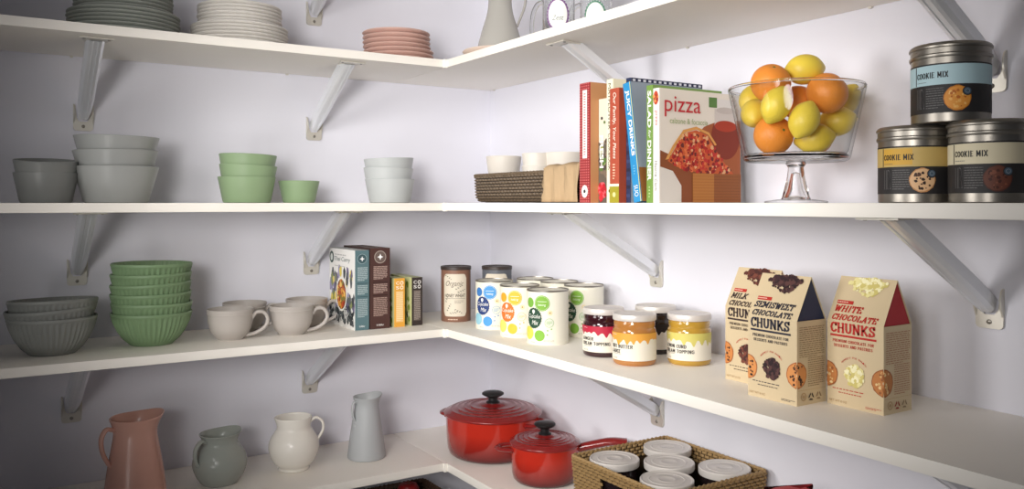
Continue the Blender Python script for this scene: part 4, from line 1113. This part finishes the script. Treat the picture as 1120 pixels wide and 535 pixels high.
b = MB(); b.lathe([(0, zb0 - .0004), (.014, zb0 - .0004), (.0155, zb0 - .003), (.0115, zb0 - .009), (.0135, zb0 - .025), (.019, .016), (.021, .008), (.0225, .0062), (.0225, .006), (.02, .006), (.014, .0065), (.009, .02), (.005, .045), (0, .048)], 64)
b.build('stem', M['glass'], bb)
b = MB(); b.lathe([(0, .0058), (.024, .0058), (.034, .0045), (.046, .0030), (.048, .0012), (.046, 0), (0, 0)], 64); b.build('foot', M['thin'], bb)
def lemon_mesh(r):
    b = MB(); n = 22; prof = []
    L = r * 1.22
    for i in range(n + 1):
        a = PI * i / n; z = -L * math.cos(a); rr = r * math.sin(a) ** .92
        if abs(z) > L * .86:
            k = (abs(z) - L * .86) / (L * .14); z = z + math.copysign(.17 * r * k, z); rr = max(rr * (1 - .25 * k), r * .16 * (1 - k) + .0)
        prof.append((max(rr, 0), z))
    prof[0] = (0, prof[0][1]); prof[-1] = (0, prof[-1][1])
    b.lathe(prof, 32); return b
def orange_mesh(r):
    b = MB(); n = 22; prof = []
    for i in range(n + 1):
        a = PI * i / n; z = -r * .96 * math.cos(a); rr = r * math.sin(a)
        if z > 0 and rr < r * .22: z -= (r * .22 - rr) * .35
        prof.append((rr if 0 < i < n else 0, z))
    b.lathe(prof, 32); return b
m_or = mat('orange_peel', rgb(240, 148, 58), .42, var=.06, vscale=40, bump=.5, bscale=420)
m_le = mat('lemon_peel', rgb(240, 212, 76), .38, var=.06, vscale=30, bump=.4, bscale=380)
m_lg = mat('lemon_peel_ripe', rgb(228, 198, 70), .38, var=.12, vscale=20, bump=.4, bscale=380)
m_st = mat('stem_green', rgb(110, 120, 50), .7)
def fruit(kind, label, px, py, depth, rpx, rot, m):
    d = ray(px); t0 = (Vector((bx, by)) - Vector((CAM.x, CAM.y))).dot(FW) + depth
    x, y = CAM.x + d.x * t0, CAM.y + d.y * t0; z = EYE + (HY - py) * t0 / FPX; r = rpx * t0 / FPX
    t = thing(kind, label, 'fruit', (x, y, z), 0, 'citrus fruit in the glass bowl')
    t.rotation_euler = tuple(math.radians(a) for a in rot)
    if kind == 'orange':
        orange_mesh(r).build('peel', m, t)
        b = MB(); b.lathe([(0, r * .91), (r * .07, r * .91), (r * .085, r * .885), (r * .05, r * .86), (0, r * .86)], 10); b.build('stem_button', m_st, t)
    else:
        lemon_mesh(r).build('peel', m, t)
        b = MB(); b.lathe([(0, r * 1.40), (r * .06, r * 1.395), (r * .08, r * 1.36), (0, r * 1.33)], 8); b.build('stem_button', m_st, t)
# rot: euler degrees applied to the fruit's own long axis (z)
fruit('orange', 'orange at upper left of the glass bowl, against the rim', 843, 91, -.020, 21.5, (30, -20, 0), m_or)
fruit('orange', 'orange at upper right of the glass bowl', 904.5, 102, -.030, 22.5, (40, 30, 0), m_or)
fruit('orange', 'orange at the bottom left of the glass bowl', 846, 148, -.012, 21.5, (70, -50, 0), m_or)
fruit('orange', 'orange mostly hidden in the middle of the glass bowl', 872, 112, .022, 19, (0, 0, 0), m_or)
fruit('orange', 'orange mostly hidden at the bottom right behind a lemon', 893, 152, .028, 17, (0, 0, 0), m_or)
fruit('lemon', 'lemon on the very top of the fruit heap', 880, 76, -.004, 16.5, (10, 84, -20), m_le)
fruit('lemon', 'lemon below the upper left orange at the front of the bowl', 849, 115, -.054, 16.0, (20, 14, 0), m_le)
fruit('lemon', 'lemon at the front centre of the glass bowl, tip pointing down', 879.5, 131, -.060, 16.3, (190, 22, 0), m_le)
fruit('lemon', 'lemon seen through the glass at the left side', 825.5, 124, .022, 15.0, (0, 60, 40), m_lg)
fruit('lemon', 'lemon partly hidden at upper left behind the orange', 822, 108, .046, 13.0, (20, 30, 30), m_lg)
fruit('lemon', 'lemon at the bottom right of the glass bowl with its tip to the right', 891, 151.5, -.026, 16.0, (20, 80, -30), m_lg)
fruit('lemon', 'lemon at the right side of the bowl with its tip facing out', 915, 133, .004, 16.0, (80, 0, 20), m_lg)
fruit('lemon', 'lemon behind the upper right orange at the bowl rim', 926, 109, .040, 14.0, (40, 0, 0), m_lg)

# ------------------------------------------------------------------ red enamel pots
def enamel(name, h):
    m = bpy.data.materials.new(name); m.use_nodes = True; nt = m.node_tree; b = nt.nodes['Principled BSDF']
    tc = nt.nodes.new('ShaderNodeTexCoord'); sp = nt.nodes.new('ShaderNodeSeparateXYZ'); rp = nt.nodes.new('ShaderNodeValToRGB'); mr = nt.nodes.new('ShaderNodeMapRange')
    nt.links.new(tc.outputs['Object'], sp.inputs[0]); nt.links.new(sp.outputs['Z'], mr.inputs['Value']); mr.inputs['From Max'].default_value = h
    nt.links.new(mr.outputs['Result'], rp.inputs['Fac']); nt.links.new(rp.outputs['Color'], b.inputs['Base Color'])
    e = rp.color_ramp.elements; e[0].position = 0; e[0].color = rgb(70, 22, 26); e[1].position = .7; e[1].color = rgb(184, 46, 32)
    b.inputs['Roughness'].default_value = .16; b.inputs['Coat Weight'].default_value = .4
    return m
e_lid = mat('cherry_enamel', rgb(134, 32, 31), .2, coat=.4)
def knob(t, h0, r):
    b = MB(); b.lathe([(0, h0 - .002), (r * .62, h0 - .002), (r * .62, h0 + .002), (r * .42, h0 + .006), (r * .42, h0 + .012), (r * .8, h0 + .017), (r, h0 + .0205), (r * 1.0, h0 + .0235), (r * .85, h0 + .026), (r * .4, h0 + .0275), (0, h0 + .0275)], 40)
    b.build('knob', M['black'], t)
def loop_handle(t, R, z, ang, w, out, m, name='loop_handle'):
    P = []
    for k in range(19):
        a = -PI / 2 + PI * k / 18
        P.append(Vector((R + out * math.cos(a) - .004 * (k in (0, 18)), w * math.sin(a), z)))
    P = [Vector((R - .006, -w * 1.12, z - .004))] + P + [Vector((R - .006, w * 1.12, z - .004))]
    b = MB(); b.tube(P, .0042, .0068, (0, 0, 1), 10); b.xf(Matrix.Rotation(ang, 4, 'Z')); return b.build(name, m, t)
def pot(name, label, x, y, R, h, rings, rz, kr):
    t = thing(name, label, 'pot', (x, y, Z[4]), rz, 'red enamel cooking pots')
    Rb = R * .955
    b = MB(); b.lathe([(0, .002), (Rb * .80, .002), (Rb * .82, 0), (Rb * .86, .001), (Rb * .93, .007), (Rb * .965, .018), (Rb * .985, .04), (Rb, h * .8), (Rb * 1.01, h), (Rb * .97, h), (Rb * .955, h * .8), (Rb * .93, .02), (Rb * .85, .008), (0, .007)], 96)
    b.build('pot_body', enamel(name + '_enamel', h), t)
    H = h + .0008
    pr = [(R * .90, H), (R * .99, H), (R, H + .0015), (R * 1.0, H + .004), (R * .98, H + .0058), (R * .93, H + .0072)]
    dome = .0145 * R / .12
    for k in range(rings):
        q = .86 - k * (.52 / rings); zz = H + .008 + dome * (1 - q * q)
        pr += [(R * (q + .015), zz - .0006), (R * q, zz + .0006), (R * (q - .012), zz + .0009), (R * (q - .024), zz + .0002)]
    pr += [(R * .28, H + .008 + dome * .95), (R * .22, H + .010 + dome), (0, H + .010 + dome)]
    b = MB(); b.lathe(pr, 96); l = b.build('lid', e_lid, t, angle=60)
    knob(l, H + .010 + dome, kr)
    return t, Rb
dx_, dy_ = -.163, -.287
t, Rb = pot('dutch_oven', 'large round red enamel pot with black lid knob by the corner', dx_, dy_, .1205, .098, 4, 0, .027)
a1 = math.atan2(.8, -.6)
# handles sit left/back and right/front as seen from the room
loop_handle(t, Rb, .088, math.radians(118), .036, .026, e_lid); loop_handle(t, Rb, .088, math.radians(-62), .034, .026, e_lid)
t, Rb = pot('saucepan', 'smaller red enamel saucepan with long handle in front of the large pot', -.168, -.520, .0795, .080, 4, 0, .0240)
loop_handle(t, Rb, .072, math.radians(150), .023, .030, e_lid, 'helper_handle')
hd_a = math.radians(-37)
hp = smooth_path([(Rb - .004, 0, .070), (Rb + .03, 0, .079), (Rb + .07, 0, .087), (Rb + .105, 0, .086)], 6); n = len(hp)
b = MB(); b.tube(hp, [.010 + .006 * (i / n) for i in range(n)], [.0095 - .001 * (i / n) for i in range(n)], (0, 1, 0), 14); b.xf(Matrix.Rotation(hd_a, 4, 'Z')); b.build('long_handle', e_lid, t)

# ------------------------------------------------------------------ red packet at the bottom edge
x, y, s = on_right(862, .145)
t = thing('paper_packet', 'red folded-top packet peeping up right of the wicker basket', 'packet', (x, y, Z[4]), face_cam(x, y), None)
m = MB(); n = 16
def pk(u, v):
    q = v; wd = .034 + .004 * q; dp = .022 * (1 - q ** 2) + .0012
    return wd, dp
vs = []; fs = []
rowsn = 10; segn = 24
for j in range(rowsn + 1):
    q = j / rowsn; wd, dp = pk(0, q); zz = .162 * q
    for k in range(segn):
        a = 2 * PI * k / segn; cx_ = abs(math.cos(a)) ** .5 * math.copysign(1, math.cos(a)); sy_ = abs(math.sin(a)) ** .5 * math.copysign(1, math.sin(a))
        top = zz + q ** 3 * (.007 * cx_ + .004 * math.sin(a * 3))
        vs.append((wd * cx_ * (1 - .15 * math.exp(-((q - .8) / .12) ** 2)), dp * sy_ + .002 * q * math.sin(6 * cx_), top))
for j in range(rowsn):
    for k in range(segn):
        l = (k + 1) % segn; fs.append((j * segn + k, j * segn + l, (j + 1) * segn + l, (j + 1) * segn + k))
fs.append(tuple(range(segn))[::-1]); fs.append(tuple(rowsn * segn + k for k in range(segn)))
m.add(vs, fs); m.build('packet_body', mat('red_paper', rgb(160, 44, 48), .5, var=.08), t, angle=60)
b = MB(); b.tube(smooth_path([(-.031, -.005, .128), (-.02, -.014, .131), (0, -.0165, .129), (.02, -.014, .131), (.031, -.005, .128)], 5), .003, .002, (0, 0, 1), 8); b.build('tie', mat('red_cord', rgb(190, 60, 58), .6), t)

# ------------------------------------------------------------------ light
W = bpy.data.worlds.new('World'); S.world = W; W.use_nodes = True
bg = W.node_tree.nodes['Background']; bg.inputs['Color'].default_value = (.70, .80, 1.0, 1); bg.inputs['Strength'].default_value = .05
def area(name, loc, target, size, power, col, spread=180, sy=None):
    l = bpy.data.lights.new(name, 'AREA'); l.energy = power; l.color = col; l.size = size
    if sy: l.shape = 'RECTANGLE'; l.size_y = sy
    l.spread = math.radians(spread)
    o = bpy.data.objects.new(name, l); COL.objects.link(o); o.location = loc
    o.rotation_euler = (Vector(target) - Vector(loc)).to_track_quat('-Z', 'Y').to_euler(); return o
def spot(name, loc, target, power, col, angle, blend, rad):
    l = bpy.data.lights.new(name, 'SPOT'); l.energy = power; l.color = col; l.spot_size = math.radians(angle); l.spot_blend = blend; l.shadow_soft_size = rad
    o = bpy.data.objects.new(name, l); COL.objects.link(o); o.location = loc
    o.rotation_euler = (Vector(target) - Vector(loc)).to_track_quat('-Z', 'Y').to_euler(); return o
for nm, p, tg, e, ang in (('added_front_spot', (-1.6, -1.9, .15), (0, -.44, 0), 62, 57), ('added_corner_spot', (-1.6, -1.9, .15), (-.35, -.1, .05), 21, 42), ('added_left_spot', (-1.6, -1.9, .15), (-.38, -.1, .04), 22, 49),  # added spots without fixtures; cones and powers fitted to wanted brightness and falloff
                          ('added_high_spot', (-1.8, -1.45, .60), (0, -.44, 0), 58, 57), ('added_low_spot', (-1.8, -1.45, -.45), (-.32, -.1, .10), 19, 48),
                          ('added_side_spot', (-1.9, -.75, .10), (0, -.45, 0), 14, 58), ('added_right_spot', (-1.9, -.75, .10), (0, -1.0, -.2), 45, 60)):
    spot(nm, (p[0], p[1], EYE + p[2]), (tg[0], tg[1], EYE + tg[2]), e, (1, .968, .935), ang, .68, .24)

# ------------------------------------------------------------------ camera
cd = bpy.data.cameras.new('Camera'); cam = bpy.data.objects.new('Camera', cd); COL.objects.link(cam); S.camera = cam
cd.sensor_width = 36; cd.lens = FPX / 1120 * 36; cd.shift_y = -(267.5 - HY) / 1120; cd.clip_start = .05
cam.location = CAM
cam.rotation_euler = Vector((FW.x, FW.y, 0)).to_track_quat('-Z', 'Y').to_euler()
vs_ = S.view_settings; vs_.view_transform = 'Standard'; vs_.look = 'None'; vs_.gamma = 1; vs_.exposure = 0; vs_.use_curve_mapping = False
